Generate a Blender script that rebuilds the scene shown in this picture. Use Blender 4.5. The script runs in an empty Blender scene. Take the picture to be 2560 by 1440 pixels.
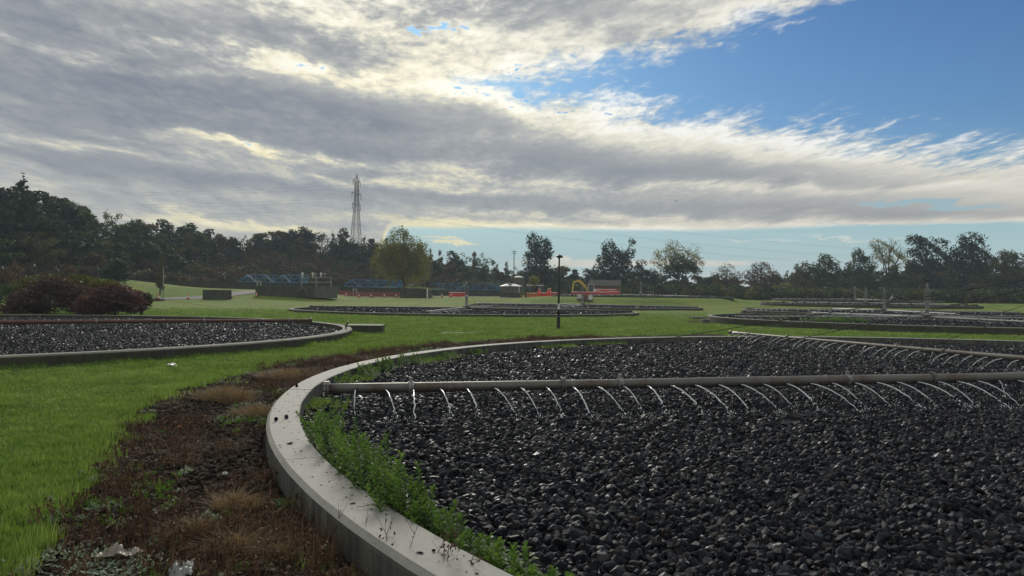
import bpy, bmesh, math, random, os
import numpy as np
from mathutils import Vector, Matrix, Euler

S = bpy.context.scene
C = S.collection
random.seed(7)
RNG = np.random.default_rng(7)

# ------------------------------------------------------------------ camera
F_PX, HORIZON, ROLL, EYE = 1900.0, 736.0, math.radians(0.70), 1.69
PITCH = math.atan((HORIZON - 720) / F_PX)
cam_data = bpy.data.cameras.new('camera')
cam_data.sensor_width = 36.0
cam_data.lens = 36.0 * F_PX / 2560
cam_data.clip_start = 0.05
cam_data.clip_end = 5000
cam = bpy.data.objects.new('camera', cam_data)
C.objects.link(cam)
cam.matrix_world = (Matrix.Translation((0, 0, EYE))
                    @ Matrix.Rotation(math.pi / 2 + PITCH, 4, 'X')
                    @ Matrix.Rotation(ROLL, 4, 'Z'))
S.camera = cam

def ray(px, py):
    v = Vector(((px - 1280) / F_PX, -(py - 720) / F_PX, -1.0))
    return cam.matrix_world.to_3x3() @ v

def at(px, py, z=0.0):
    """the point at height z seen at a place in the photograph"""
    r = ray(px, py)
    t = (z - EYE) / r.z
    return Vector((r.x * t, r.y * t, z))

def at_depth(px, py, Y):
    r = ray(px, py)
    t = Y / r.y
    return Vector((r.x * t, Y, EYE + r.z * t))

# ------------------------------------------------------------------ sky
SUN_EL, SUN_AZ = math.radians(24), math.radians(-9)     # azimuth from +Y towards +X
world = bpy.data.worlds.new('World')
S.world = world
world.use_nodes = True
W = world.node_tree
W.nodes.clear()

class Nodes:
    def __init__(self, tree):
        self.t = tree
    def n(self, kind, **kw):
        nd = self.t.nodes.new(kind)
        for k, v in kw.items():
            setattr(nd, k, v)
        return nd
    def link(self, a, b):
        self.t.links.new(a, b)
    def put(self, sock, v):
        if isinstance(v, bpy.types.NodeSocket):
            self.link(v, sock)
        else:
            sock.default_value = v
    def m(self, op, a, b=None, c=None, clamp=False):
        nd = self.n('ShaderNodeMath', operation=op)
        nd.use_clamp = clamp
        self.put(nd.inputs[0], a)
        if b is not None: self.put(nd.inputs[1], b)
        if c is not None: self.put(nd.inputs[2], c)
        return nd.outputs[0]
    def noise(self, vec, scale, detail=4, rough=0.5, dist=0.0, out='Fac', lac=2.0):
        nd = self.n('ShaderNodeTexNoise')
        if vec is not None: self.link(vec, nd.inputs['Vector'])
        self.put(nd.inputs['Scale'], scale)
        self.put(nd.inputs['Detail'], detail)
        self.put(nd.inputs['Roughness'], rough)
        self.put(nd.inputs['Distortion'], dist)
        self.put(nd.inputs['Lacunarity'], lac)
        return nd.outputs[out]
    def ramp(self, fac, stops, interp='LINEAR'):
        nd = self.n('ShaderNodeValToRGB')
        cr = nd.color_ramp
        cr.interpolation = interp
        while len(cr.elements) < len(stops): cr.elements.new(0.5)
        for e, (p, col) in zip(cr.elements, stops):
            e.position = p
            e.color = (*col, 1) if len(col) == 3 else col
        self.put(nd.inputs[0], fac)
        return nd.outputs[0]
    def mix(self, fac, a, b, blend='MIX'):
        nd = self.n('ShaderNodeMix', data_type='RGBA', blend_type=blend)
        nd.clamp_factor = True
        self.put(nd.inputs[0], fac)
        for i, v in ((6, a), (7, b)):
            if isinstance(v, tuple) and len(v) == 3: v = (*v, 1)
            self.put(nd.inputs[i], v)
        return nd.outputs[2]
    def smooth(self, v, lo, hi):
        nd = self.n('ShaderNodeMapRange', interpolation_type='SMOOTHSTEP')
        self.put(nd.inputs[0], v); nd.inputs[1].default_value = lo; nd.inputs[2].default_value = hi
        return nd.outputs[0]
    def xyz(self, x, y, z):
        nd = self.n('ShaderNodeCombineXYZ')
        for i, v in enumerate((x, y, z)): self.put(nd.inputs[i], v)
        return nd.outputs[0]

def build_sky():
    N = Nodes(W)
    tc = N.n('ShaderNodeTexCoord')
    sep = N.n('ShaderNodeSeparateXYZ')
    N.link(tc.outputs['Generated'], sep.inputs[0])
    x, y, z = sep.outputs
    hor = N.m('SQRT', N.m('ADD', N.m('MULTIPLY', x, x), N.m('MULTIPLY', y, y)))
    az = N.m('ARCTAN2', x, y)
    el = N.m('DIVIDE', z, N.m('MAXIMUM', hor, 0.02))
    zc = N.m('ADD', N.m('MAXIMUM', z, 0.0), 0.085)
    u = N.m('DIVIDE', x, zc)
    v = N.m('DIVIDE', y, zc)
    # cloud streets run roughly left to right and a little away
    k = 0.22
    uu = N.m('ADD', N.m('MULTIPLY', u, math.cos(k)), N.m('MULTIPLY', v, math.sin(k)))
    vv = N.m('SUBTRACT', N.m('MULTIPLY', v, math.cos(k)), N.m('MULTIPLY', u, math.sin(k)))
    p_macro = N.xyz(N.m('MULTIPLY', uu, 0.35), vv, 0.0)
    lz = N.m('MULTIPLY', N.m('LOGARITHM', zc, math.e), -2.3)
    p_iso = N.xyz(N.m('ADD', u, N.m('MULTIPLY', lz, 0.12)), lz, N.m('MULTIPLY', N.m('DIVIDE', y, N.m('MAXIMUM', hor, 0.02)), 2.0))
    n_big = N.noise(p_macro, 0.75, 4, 0.55, 0.5)
    n_mid = N.noise(p_iso, 2.6, 7, 0.58, 0.30)
    n_fine = N.noise(p_iso, 9.0, 6, 0.62, 0.25)
    n_dap = N.noise(p_iso, 24.0, 4, 0.6, 0.3)

    # warp the az/el coordinates a little so that large shapes have broken edges
    wa = N.m('ADD', az, N.m('MULTIPLY', N.m('SUBTRACT', n_mid, 0.5), 0.16))
    we = N.m('ADD', el, N.m('MULTIPLY', N.m('SUBTRACT', N.noise(p_iso, 2.6, 6, 0.62, 0.3), 0.5),
                            N.m('MULTIPLY', N.m('MINIMUM', N.m('ADD', el, 0.03), 0.5), 0.26)))

    def gauss(px, py, sx, sy, amp, ang=0.0, sharp=1.0, coords=None):
        r = ray(px, py)
        h = math.hypot(r.x, r.y)
        a0, e0 = math.atan2(r.x, r.y), r.z / h
        A, E = coords or (wa, we)
        dx = N.m('SUBTRACT', A, a0); dy = N.m('SUBTRACT', E, e0)
        c, s = math.cos(math.radians(ang)), math.sin(math.radians(ang))
        X = N.m('ADD', N.m('MULTIPLY', dx, c / (sx / F_PX)), N.m('MULTIPLY', dy, s / (sx / F_PX)))
        Y = N.m('SUBTRACT', N.m('MULTIPLY', dy, c / (sy / F_PX)), N.m('MULTIPLY', dx, s / (sy / F_PX)))
        d = N.m('ADD', N.m('MULTIPLY', X, X), N.m('MULTIPLY', Y, Y))
        if sharp != 1.0: d = N.m('POWER', d, sharp)
        return N.m('MULTIPLY', N.m('EXPONENT', N.m('MULTIPLY', d, -1.0)), amp)

    def total(items):
        acc = None
        for it in items:
            g = gauss(*it) if isinstance(it, tuple) else it
            acc = g if acc is None else N.m('ADD', acc, g)
        return acc

    # thickness: positive = thick, grey from below; negative = thin and bright
    thick = total([
        (120, 55, 640, 105, 0.27, -4), (640, 60, 330, 42, 0.14, -10),
        (120, 240, 520, 60, 0.30, -3), (820, 272, 480, 50, 0.34, -6), (1250, 290, 200, 40, 0.16, -12),
        (560, 345, 420, 34, 0.20, -3), (250, 405, 560, 30, 0.30, -5), (820, 425, 260, 20, 0.22, -8),
        (300, 480, 600, 45, 0.10, 0), (1000, 385, 330, 30, 0.14, -5),
        (1750, 425, 620, 34, 0.26, -6), (1300, 510, 600, 20, 0.22, -3), (2100, 520, 700, 24, 0.20, -4), (1900, 470, 500, 10, -0.20, -3), (1500, 545, 600, 8, -0.16, -2),
        (2300, 430, 300, 40, -0.03, 0), (1500, 60, 240, 60, 0.10, -30),
        # bright parts
        (1050, 110, 420, 80, -0.15, -18), (760, 180, 430, 26, -0.34, -5), (1130, 190, 250, 22, -0.16, -10),
        (330, 152, 300, 16, -0.34, -4), (560, 120, 260, 18, -0.16, -6), (150, 355, 260, 10, -0.18, -2), (780, 20, 200, 30, -0.14, -12), (1650, 20, 260, 30, 0.12, 8),
        (600, 378, 180, 12, -0.60, -9), (800, 398, 140, 9, -0.30, -8),
        (1350, 285, 330, 28, -0.20, -12), (1800, 335, 420, 28, -0.14, -9), (1250, 345, 330, 22, -0.12, 3),
        (1000, 462, 300, 12, -0.30, -2), (1300, 452, 220, 12, -0.14, -4),
        (520, 556, 170, 13, -0.34, -3), (760, 575, 180, 8, -0.18, 0),
        (1500, 574, 560, 8, -0.26, -3), (2250, 380, 420, 22, -0.12, -2),
    ])
    base = N.m('ADD', N.m('MULTIPLY', N.m('SUBTRACT', n_big, 0.5), 0.42), 0.50)
    det = N.m('ADD', N.m('MULTIPLY', N.m('SUBTRACT', n_mid, 0.5), 0.95),
              N.m('MULTIPLY', N.m('SUBTRACT', n_fine, 0.5), 0.72))
    det = N.m('ADD', det, N.m('MULTIPLY', N.m('SUBTRACT', n_dap, 0.5), 0.62))
    det = N.m('ADD', det, N.m('MULTIPLY', N.m('SUBTRACT', N.noise(p_iso, 4.6, 3, 0.5, 0.6), 0.5), 0.42))
    # and softer towards the horizon, where a hundred kilometres of deck are squeezed together
    det = N.m('MULTIPLY', det, N.m('ADD', 0.42, N.m('MULTIPLY', N.smooth(el, 0.08, 0.26), 0.62)))
    # thick parts are smoother
    dm = N.m('SUBTRACT', 1.15, N.m('MULTIPLY', thick, 2.0))
    dm = N.m('MINIMUM', N.m('MAXIMUM', dm, 0.62), 1.30)
    t = N.m('ADD', N.m('ADD', base, thick), N.m('MULTIPLY', det, dm))

    # clear wedge of blue on the right, between two cloud edges, and its faint outliers
    def halfplane(p, q, soft, amp):
        # signed distance to the line p->q in az/el (positive on its right-hand side)
        rp, rq = ray(*p), ray(*q)
        a0, e0 = math.atan2(rp.x, rp.y), rp.z / math.hypot(rp.x, rp.y)
        a1, e1 = math.atan2(rq.x, rq.y), rq.z / math.hypot(rq.x, rq.y)
        dx, dy = a1 - a0, e1 - e0
        L = math.hypot(dx, dy)
        d = N.m('ADD', N.m('MULTIPLY', N.m('SUBTRACT', wa, a0), dy / L),
                N.m('MULTIPLY', N.m('SUBTRACT', we, e0), -dx / L))
        return d
    upper = halfplane((1250, 205), (2060, -20), 0, 0)      # right of / below the upper cloud's edge
    lower = halfplane((2560, 395), (1250, 215), 0, 0)      # above the lower deck
    low2 = halfplane((2000, 368), (1200, 228), 0, 0)
    inside = N.m('MINIMUM', upper, N.m('MAXIMUM', N.m('MINIMUM', lower, low2), N.m('MINIMUM', lower, low2)))
    # beyond the right edge of view the wedge ends again
    inside = N.m('MINIMUM', inside, N.m('MULTIPLY', N.m('SUBTRACT', 1.9, az), 0.5))
    fr = N.m('ADD', N.m('MULTIPLY', N.m('SUBTRACT', n_fine, 0.5), 0.10), N.m('MULTIPLY', N.m('SUBTRACT', n_dap, 0.5), 0.06))
    inside = N.m('ADD', inside, fr)
    cover = N.m('SUBTRACT', 1.0, N.smooth(inside, -0.022, 0.028))
    # small blue holes near the wedge's apex
    holes = total([(1060, 70, 90, 22, 0.55, -10), (1330, 230, 150, 26, 0.75, -20), (1290, 175, 90, 25, 0.5, -40), (1180, 75, 200, 25, 0.45, -5),
                   (960, 208, 260, 10, 0.35, -5), (1560, 300, 180, 16, 0.35, -10)])
    hole = N.smooth(N.m('SUBTRACT', holes, N.m('MULTIPLY', N.m('SUBTRACT', N.m('MULTIPLY', N.m('ADD', n_fine, n_dap), 0.5), 0.30), 3.6)), 0.02, 0.30)
    cover = N.m('MULTIPLY', cover, N.m('SUBTRACT', 1.0, hole))
    # stray puffs inside the blue
    # clear strip along the horizon (all round), its upper edge rising and falling
    p_low = N.xyz(N.m('MULTIPLY', uu, 0.16), N.m('MULTIPLY', vv, 0.7), 7.0)
    n_low = N.noise(p_low, 1.0, 6, 0.6, 0.6)
    edge_h = N.m('ADD', 0.083, N.m('MULTIPLY', N.smooth(az, 0.15, 0.75), 0.004))
    edge_h = N.m('SUBTRACT', edge_h, N.m('MULTIPLY', N.m('SUBTRACT', 1.0, N.smooth(az, -0.205, -0.155)), 0.10))
    strip = N.m('ADD', N.m('SUBTRACT', el, edge_h), N.m('MULTIPLY', N.m('SUBTRACT', n_low, 0.5), 0.030))
    strip_cover = N.smooth(strip, -0.002, 0.006)
    streaks = total([(1110, 592, 70, 5, 0.8, -3), (1150, 608, 60, 6, 0.8, -1), (1090, 606, 70, 8, 0.6, 0), (1650, 655, 330, 8, 0.75, 0), (2350, 650, 260, 7, 0.4, -2),
                     (2150, 592, 300, 5, 0.6, -2), (2330, 610, 330, 6, 0.5, -1), (1450, 664, 200, 10, 0.5, 0), (1900, 600, 300, 4, 0.45, -1)])
    st = N.smooth(N.m('ADD', streaks, N.m('MULTIPLY', N.m('SUBTRACT', n_low, 0.5), 1.6)), 0.28, 0.62)
    gaps = N.smooth(N.m('ADD', total([(2350, 510, 190, 9, 0.9, -3), (2420, 565, 200, 8, 0.7, -2), (2100, 565, 170, 5, 0.6, -2), (2500, 600, 200, 10, 0.5, 0)]),
                    N.m('MULTIPLY', N.m('SUBTRACT', n_low, 0.5), 1.2)), 0.35, 0.8)
    strip_cover = N.m('MULTIPLY', strip_cover, N.m('SUBTRACT', 1.0, N.m('MULTIPLY', gaps, 0.75)))
    cover = N.m('MULTIPLY', cover, N.m('MAXIMUM', strip_cover, N.m('MULTIPLY', st, 0.85)))
    # far from the view the deck stays broken cloud
    cover = N.m('MULTIPLY', cover, N.smooth(N.m('ADD', t, 0.12), 0.02, 0.20))

    # how light comes through the deck: thin = bright, thick = slate grey
    edge_glow = N.m('MULTIPLY', N.m('SUBTRACT', 1.0, N.smooth(N.m('ABSOLUTE', inside), 0.0, 0.09)), 0.22)
    low_glow = N.m('MULTIPLY', N.m('SUBTRACT', 1.0, N.smooth(strip, 0.0, 0.016)), 0.35)
    t2 = N.m('SUBTRACT', N.m('SUBTRACT', t, edge_glow), low_glow)
    col = N.ramp(t2, [(0.00, (0.60, 0.60, 0.58)), (0.20, (0.52, 0.505, 0.45)), (0.36, (0.42, 0.415, 0.375)),
                      (0.50, (0.310, 0.315, 0.305)), (0.68, (0.220, 0.232, 0.242)), (0.88, (0.160, 0.176, 0.202)), (1.0, (0.130, 0.148, 0.182))])
    # sun side glow: warmth and brightness gather round the hidden sun and low on the left
    sun = total([(1000, 60, 620, 330, 0.75, 0, 1.0, (az, el)), (700, 480, 620, 150, 0.35, 0, 1.0, (az, el))])
    thin = N.m('SUBTRACT', 1.0, N.smooth(t2, 0.20, 0.60))
    boost = N.m('ADD', 1.0, N.m('MULTIPLY', N.m('MULTIPLY', sun, thin), 0.22))
    col = N.mix(1.0, col, N.xyz(boost, boost, boost), 'MULTIPLY')
    warm = total([(650, 470, 800, 190, 0.8, 0, 1.0, (az, el)), (1150, 600, 400, 45, 0.75, 0, 1.0, (az, el)), (900, 150, 500, 160, 0.35, 0, 1.0, (az, el))])
    warm = N.m('MULTIPLY', warm, thin)
    col = N.mix(N.m('MINIMUM', warm, 1.0), col, N.mix(1.0, col, (1.12, 1.02, 0.68), 'MULTIPLY'))
    pk = N.m('MULTIPLY', N.m('SUBTRACT', 1.0, N.smooth(el, 0.03, 0.19)), N.smooth(az, -0.1, 0.5))
    col = N.mix(pk, col, N.mix(1.0, col, (1.08, 0.99, 0.93), 'MULTIPLY'))

    sky = N.n('ShaderNodeTexSky', sky_type='NISHITA')
    sky.sun_disc = False
    sky.sun_elevation = SUN_EL
    sky.sun_rotation = SUN_AZ
    sky.altitude = 50
    sky.air_density, sky.dust_density, sky.ozone_density = 1.0, 0.6, 2.2
    blue = N.mix(1.0, sky.outputs[0], N.ramp(el, [(0.0, (0.26, 0.31, 0.30)), (0.06, (0.29, 0.40, 0.44)), (0.12, (0.29, 0.44, 0.53)), (0.22, (0.215, 0.375, 0.53)), (0.42, (0.17, 0.335, 0.51)), (1.0, (0.4, 0.7, 1.0))]), 'MULTIPLY')
    SKY_STRENGTH = 0.085
    hz = N.ramp(el, [(0.0, (0.46 / SKY_STRENGTH, 0.49 / SKY_STRENGTH, 0.46 / SKY_STRENGTH)), (0.05, (0.29 / SKY_STRENGTH, 0.41 / SKY_STRENGTH, 0.42 / SKY_STRENGTH)), (0.13, (0.19 / SKY_STRENGTH, 0.34 / SKY_STRENGTH, 0.39 / SKY_STRENGTH))])
    blue = N.mix(N.m('SUBTRACT', 1.0, N.smooth(el, 0.04, 0.17)), blue, hz)
    col10 = N.mix(1.0, col, (1 / SKY_STRENGTH,) * 3, 'MULTIPLY')
    col10.node.clamp_result = False
    final = N.mix(cover, blue, col10)
    bg = N.n('ShaderNodeBackground')
    N.link(final, bg.inputs['Color'])
    bg.inputs['Strength'].default_value = SKY_STRENGTH
    out = N.n('ShaderNodeOutputWorld')
    N.link(bg.outputs[0], out.inputs['Surface'])

build_sky()
world.cycles.sampling_method = 'MANUAL'
world.cycles.sample_map_resolution = 1024

# ------------------------------------------------------------------ sun, behind cloud
sun_data = bpy.data.lights.new('sun', 'SUN')
sun_data.energy = 1.5
sun_data.angle = math.radians(18)
sun_data.color = (1.0, 0.95, 0.84)
sun = bpy.data.objects.new('sun', sun_data)
C.objects.link(sun)
sd = Vector((math.sin(SUN_AZ) * math.cos(SUN_EL), math.cos(SUN_AZ) * math.cos(SUN_EL), math.sin(SUN_EL)))
sun.rotation_euler = sd.to_track_quat('Z', 'Y').to_euler()
sun.location = (0, 0, 60)

S.view_settings.view_transform = 'Standard'
S.view_settings.look = 'None'
S.view_settings.exposure = 0.72
S.view_settings.gamma = 1.0
S.view_settings.use_curve_mapping = False
S.render.engine = 'CYCLES'
S.cycles.max_bounces = 6
S.cycles.diffuse_bounces = 3
S.cycles.volume_bounces = 0
S.cycles.transparent_max_bounces = 12
S.cycles.use_denoising = True
S.cycles.denoiser = 'OPENIMAGEDENOISE'

# ------------------------------------------------------------------ helpers
def ss(a, b, x):
    t = np.clip((np.asarray(x, float) - a) / (b - a), 0, 1)
    return t * t * (3 - 2 * t)

def tag(o, label=None, cat=None, group=None, kind=None):
    if label: o['label'] = label
    if cat: o['category'] = cat
    if group: o['group'] = group
    if kind: o['kind'] = kind
    return o

def link(name, mesh, parent=None, loc=None, rot=None, scale=None):
    o = bpy.data.objects.new(name, mesh)
    C.objects.link(o)
    if parent is not None: o.parent = parent
    if loc is not None: o.location = loc
    if rot is not None: o.rotation_euler = rot
    if scale is not None: o.scale = scale
    return o

def empty(name, loc, rz=0.0):
    o = link(name, None, None, loc, (0, 0, rz))
    o.empty_display_size = 0.3
    return o

def copy_tree(o, parent=None):
    c = o.copy(); C.objects.link(c)
    if parent is not None: c.parent = parent
    for ch in list(o.children): copy_tree(ch, c)
    return c

class MB:
    """collects simple shapes into one mesh"""
    def __init__(self): self.v = []; self.f = []; self.smooth = False
    def add(self, v, f):
        b = len(self.v); self.v += [tuple(p) for p in v]; self.f += [tuple(i + b for i in q) for q in f]; return self
    def box(self, cx, cy, cz, sx, sy, sz, rz=0.0, taper=1.0):
        c, s = math.cos(rz), math.sin(rz); v = []
        for z, k in ((-.5, 1), (.5, taper)):
            for x, y in ((-.5, -.5), (.5, -.5), (.5, .5), (-.5, .5)):
                X, Y = x * sx * k, y * sy * k
                v.append((cx + X * c - Y * s, cy + X * s + Y * c, cz + z * sz))
        return self.add(v, [(0, 3, 2, 1), (4, 5, 6, 7), (0, 1, 5, 4), (1, 2, 6, 5), (2, 3, 7, 6), (3, 0, 4, 7)])
    def tube(self, pts, r, n=8, caps=True):
        pts = [Vector(p) for p in pts]
        if not hasattr(r, '__len__'): r = [r] * len(pts)
        up = None; v = []; f = []
        for i, p in enumerate(pts):
            d = (pts[min(i + 1, len(pts) - 1)] - pts[max(i - 1, 0)])
            d = d.normalized() if d.length > 1e-9 else Vector((0, 0, 1))
            if up is None:
                up = d.orthogonal().normalized()
            a = (up - d * up.dot(d))
            a = a.normalized() if a.length > 1e-6 else d.orthogonal().normalized()
            up = a; b = d.cross(a)
            for k in range(n):
                t = 2 * math.pi * k / n
                v.append(p + (a * math.cos(t) + b * math.sin(t)) * r[i])
        for i in range(len(pts) - 1):
            for k in range(n):
                f.append((i * n + k, i * n + (k + 1) % n, (i + 1) * n + (k + 1) % n, (i + 1) * n + k))
        if caps:
            f.append(tuple(range(n - 1, -1, -1))); f.append(tuple((len(pts) - 1) * n + k for k in range(n)))
        return self.add(v, f)
    def bar(self, a, b, w, h=None):
        h = h or w
        a, b = Vector(a), Vector(b); d = (b - a).normalized()
        x = d.cross(Vector((0, 0, 1)))
        x = x.normalized() if x.length > 1e-4 else Vector((1, 0, 0))
        y = x.cross(d); v = []
        for p in (a, b):
            for i, j in ((-1, -1), (1, -1), (1, 1), (-1, 1)): v.append(p + x * (i * w / 2) + y * (j * h / 2))
        return self.add(v, [(0, 1, 2, 3), (7, 6, 5, 4), (0, 4, 5, 1), (1, 5, 6, 2), (2, 6, 7, 3), (3, 7, 4, 0)])
    def lathe(self, prof, n=24, cx=0, cy=0, cz=0):
        v = []; f = []
        for r, z in prof:
            for k in range(n):
                t = 2 * math.pi * k / n; v.append((cx + r * math.cos(t), cy + r * math.sin(t), cz + z))
        for i in range(len(prof) - 1):
            for k in range(n): f.append((i * n + k, i * n + (k + 1) % n, (i + 1) * n + (k + 1) % n, (i + 1) * n + k))
        f.append(tuple(range(n - 1, -1, -1))); f.append(tuple((len(prof) - 1) * n + k for k in range(n)))
        return self.add(v, f)
    def mesh(self, name, mat=None, smooth=False):
        me = bpy.data.meshes.new(name)
        me.from_pydata(self.v, [], self.f)
        if mat: me.materials.append(mat)
        if smooth: me.shade_smooth()
        me.update()
        return me
    def build(self, name, mat, parent=None, smooth=False, loc=None):
        return link(name, self.mesh(name, mat, smooth), parent, loc)

def np_mesh(name, V, F, mat=None, smooth=False):
    """V (n,3), F (m,k) all with k corners"""
    me = bpy.data.meshes.new(name)
    V = np.asarray(V, np.float32); F = np.asarray(F, np.int32); k = F.shape[1]
    me.vertices.add(len(V)); me.vertices.foreach_set('co', V.ravel())
    me.loops.add(F.size); me.loops.foreach_set('vertex_index', F.ravel())
    me.polygons.add(len(F)); me.polygons.foreach_set('loop_start', np.arange(0, F.size, k, dtype=np.int32))
    me.update(calc_edges=True)
    if mat: me.materials.append(mat)
    if smooth: me.shade_smooth()
    return me

# smooth value noise for shapes built with numpy
_T = np.random.default_rng(99).random((256, 256))
def vnoise(x, y, s=1.0):
    x = np.asarray(x, float) * s; y = np.asarray(y, float) * s
    xi = np.floor(x).astype(int); yi = np.floor(y).astype(int); fx = x - xi; fy = y - yi
    fx = fx * fx * (3 - 2 * fx); fy = fy * fy * (3 - 2 * fy)
    g = lambda a, b: _T[a % 256, b % 256]
    return ((g(xi, yi) * (1 - fx) + g(xi + 1, yi) * fx) * (1 - fy) + (g(xi, yi + 1) * (1 - fx) + g(xi + 1, yi + 1) * fx) * fy)
def fbm(x, y, s=1.0, o=4):
    a = 0; w = 0.5; t = 0
    for i in range(o): a = a + w * vnoise(x, y, s * 2 ** i); t += w; w *= 0.5
    return a / t

# ------------------------------------------------------------------ materials
MATS = {}
def material(name, build):
    if name in MATS: return MATS[name]
    m = bpy.data.materials.new(name); m.use_nodes = True
    m.node_tree.nodes.clear()
    N = Nodes(m.node_tree)
    out = N.n('ShaderNodeOutputMaterial')
    N.link(build(N), out.inputs['Surface'])
    MATS[name] = m
    return m

def principled(N, col, rough=0.6, spec=0.5, metal=0.0, normal=None, **kw):
    p = N.n('ShaderNodeBsdfPrincipled')
    if isinstance(col, tuple): col = (*col, 1)
    N.put(p.inputs['Base Color'], col); N.put(p.inputs['Roughness'], rough)
    N.put(p.inputs['Specular IOR Level'], spec); N.put(p.inputs['Metallic'], metal)
    if normal is not None: N.link(normal, p.inputs['Normal'])
    for k, v in kw.items(): N.put(p.inputs[k.replace('_', ' ')], v)
    return p.outputs[0]

def bump(N, h, strength=0.5, dist=0.02):
    b = N.n('ShaderNodeBump'); N.put(b.inputs['Strength'], strength); N.put(b.inputs['Distance'], dist)
    N.link(h, b.inputs['Height']); return b.outputs[0]

def coords(N, which='Object'):
    return N.n('ShaderNodeTexCoord').outputs[which]

def position(N):
    return N.n('ShaderNodeNewGeometry').outputs['Position']

def rand(N):
    return N.n('ShaderNodeObjectInfo').outputs['Random']

def painted(name, col, rough=0.45, metal=0.0, dirt=0.35, dirt_col=(0.10, 0.085, 0.065), scale=3.0, spec=0.5):
    def f(N):
        v = coords(N)
        a = N.noise(v, scale, 6, 0.65, 0.3); b = N.noise(v, scale * 7, 4, 0.6)
        k = N.m('MULTIPLY', N.smooth(N.m('ADD', a, N.m('MULTIPLY', N.m('SUBTRACT', b, 0.5), 0.4)), 0.42, 0.72), dirt)
        c = N.mix(k, col, dirt_col)
        return principled(N, c, N.m('ADD', rough, N.m('MULTIPLY', a, 0.2)), spec, metal, bump(N, b, 0.15, 0.004))
    return material(name, f)

def leaf_mat(name, cols, trans=0.5, rough=0.6, spec=0.3, world_scale=0.0):
    """leaves: colour differs from clump to clump; light comes through them"""
    def f(N):
        att = N.n('ShaderNodeAttribute', attribute_name='tint')
        r = N.m('ADD', att.outputs['Fac'], N.m('MULTIPLY', N.m('SUBTRACT', rand(N), 0.5), 0.25), clamp=True)
        if world_scale:
            ps = position(N)
            w = N.m('ADD', N.m('MULTIPLY', N.noise(ps, 0.55, 5, 0.6), 0.6), N.m('MULTIPLY', N.noise(ps, 3.5, 3, 0.6), 0.4))
            r = N.m('ADD', N.m('MULTIPLY', r, 0.35), N.m('MULTIPLY', N.m('SUBTRACT', w, 0.26), 1.15))
            r = N.m('ADD', r, N.m('MULTIPLY', N.m('SUBTRACT', rand(N), 0.5), 0.45), clamp=True)
        st = [(i / (len(cols) - 1), c) for i, c in enumerate(cols)]
        c = N.ramp(r, st)
        d = principled(N, c, rough, spec)
        t = N.n('ShaderNodeBsdfTranslucent'); N.link(N.mix(1.0, c, (1.15, 1.1, 0.7), 'MULTIPLY'), t.inputs[0])
        mx = N.n('ShaderNodeMixShader'); mx.inputs[0].default_value = trans
        N.link(d, mx.inputs[1]); N.link(t.outputs[0], mx.inputs[2])
        return mx.outputs[0]
    return material(name, f)

def m_concrete(name, base, moss=0.5, dark=0.5, rough=0.88, wet=0.0, shade_grime=0.45):
    def f(N):
        v = position(N)
        s = N.n('ShaderNodeSeparateXYZ'); N.link(v, s.inputs[0])
        a = N.noise(v, 1.3, 6, 0.6, 0.4); b = N.noise(v, 9.0, 6, 0.7); c = N.noise(v, 140.0, 3, 0.7)
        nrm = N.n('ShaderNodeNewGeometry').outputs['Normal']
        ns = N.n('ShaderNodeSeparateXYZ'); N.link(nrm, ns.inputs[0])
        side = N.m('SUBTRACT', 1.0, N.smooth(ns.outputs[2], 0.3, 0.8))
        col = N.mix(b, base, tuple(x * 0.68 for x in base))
        col = N.mix(N.m('MULTIPLY', side, shade_grime), col, (0.050, 0.050, 0.038))  # upright faces darkened all over: shade painted into the colour, along with grime
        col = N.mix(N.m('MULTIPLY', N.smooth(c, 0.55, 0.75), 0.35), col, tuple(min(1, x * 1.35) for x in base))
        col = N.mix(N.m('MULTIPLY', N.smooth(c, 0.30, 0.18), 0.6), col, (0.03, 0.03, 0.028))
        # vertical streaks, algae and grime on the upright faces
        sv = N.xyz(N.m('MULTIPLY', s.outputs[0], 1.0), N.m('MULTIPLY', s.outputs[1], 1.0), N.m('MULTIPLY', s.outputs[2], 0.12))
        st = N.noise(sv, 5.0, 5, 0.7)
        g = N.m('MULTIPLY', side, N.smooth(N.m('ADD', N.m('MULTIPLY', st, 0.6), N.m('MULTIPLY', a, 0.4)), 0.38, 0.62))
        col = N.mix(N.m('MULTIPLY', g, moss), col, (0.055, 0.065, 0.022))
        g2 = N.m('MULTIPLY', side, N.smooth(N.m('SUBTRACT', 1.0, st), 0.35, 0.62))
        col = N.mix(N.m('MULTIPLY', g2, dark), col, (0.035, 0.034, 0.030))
        # lichen and damp blotches on top
        t = N.m('MULTIPLY', N.m('SUBTRACT', 1.0, side), N.smooth(a, 0.50, 0.72))
        col = N.mix(N.m('MULTIPLY', t, 0.42), col, tuple(x * 0.5 for x in base))
        lich = N.m('MULTIPLY', N.m('SUBTRACT', 1.0, side), N.smooth(N.noise(v, 22.0, 5, 0.75), 0.56, 0.70))
        col = N.mix(N.m('MULTIPLY', lich, 0.5), col, (base[0] * 0.38, base[1] * 0.40, base[2] * 0.34))
        h = N.m('ADD', N.m('MULTIPLY', b, 0.6), N.m('MULTIPLY', c, 0.5))
        return principled(N, col, N.m('SUBTRACT', rough, N.m('MULTIPLY', a, wet)), 0.18, 0, bump(N, h, 0.6, 0.006))
    return material(name, f)

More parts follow.
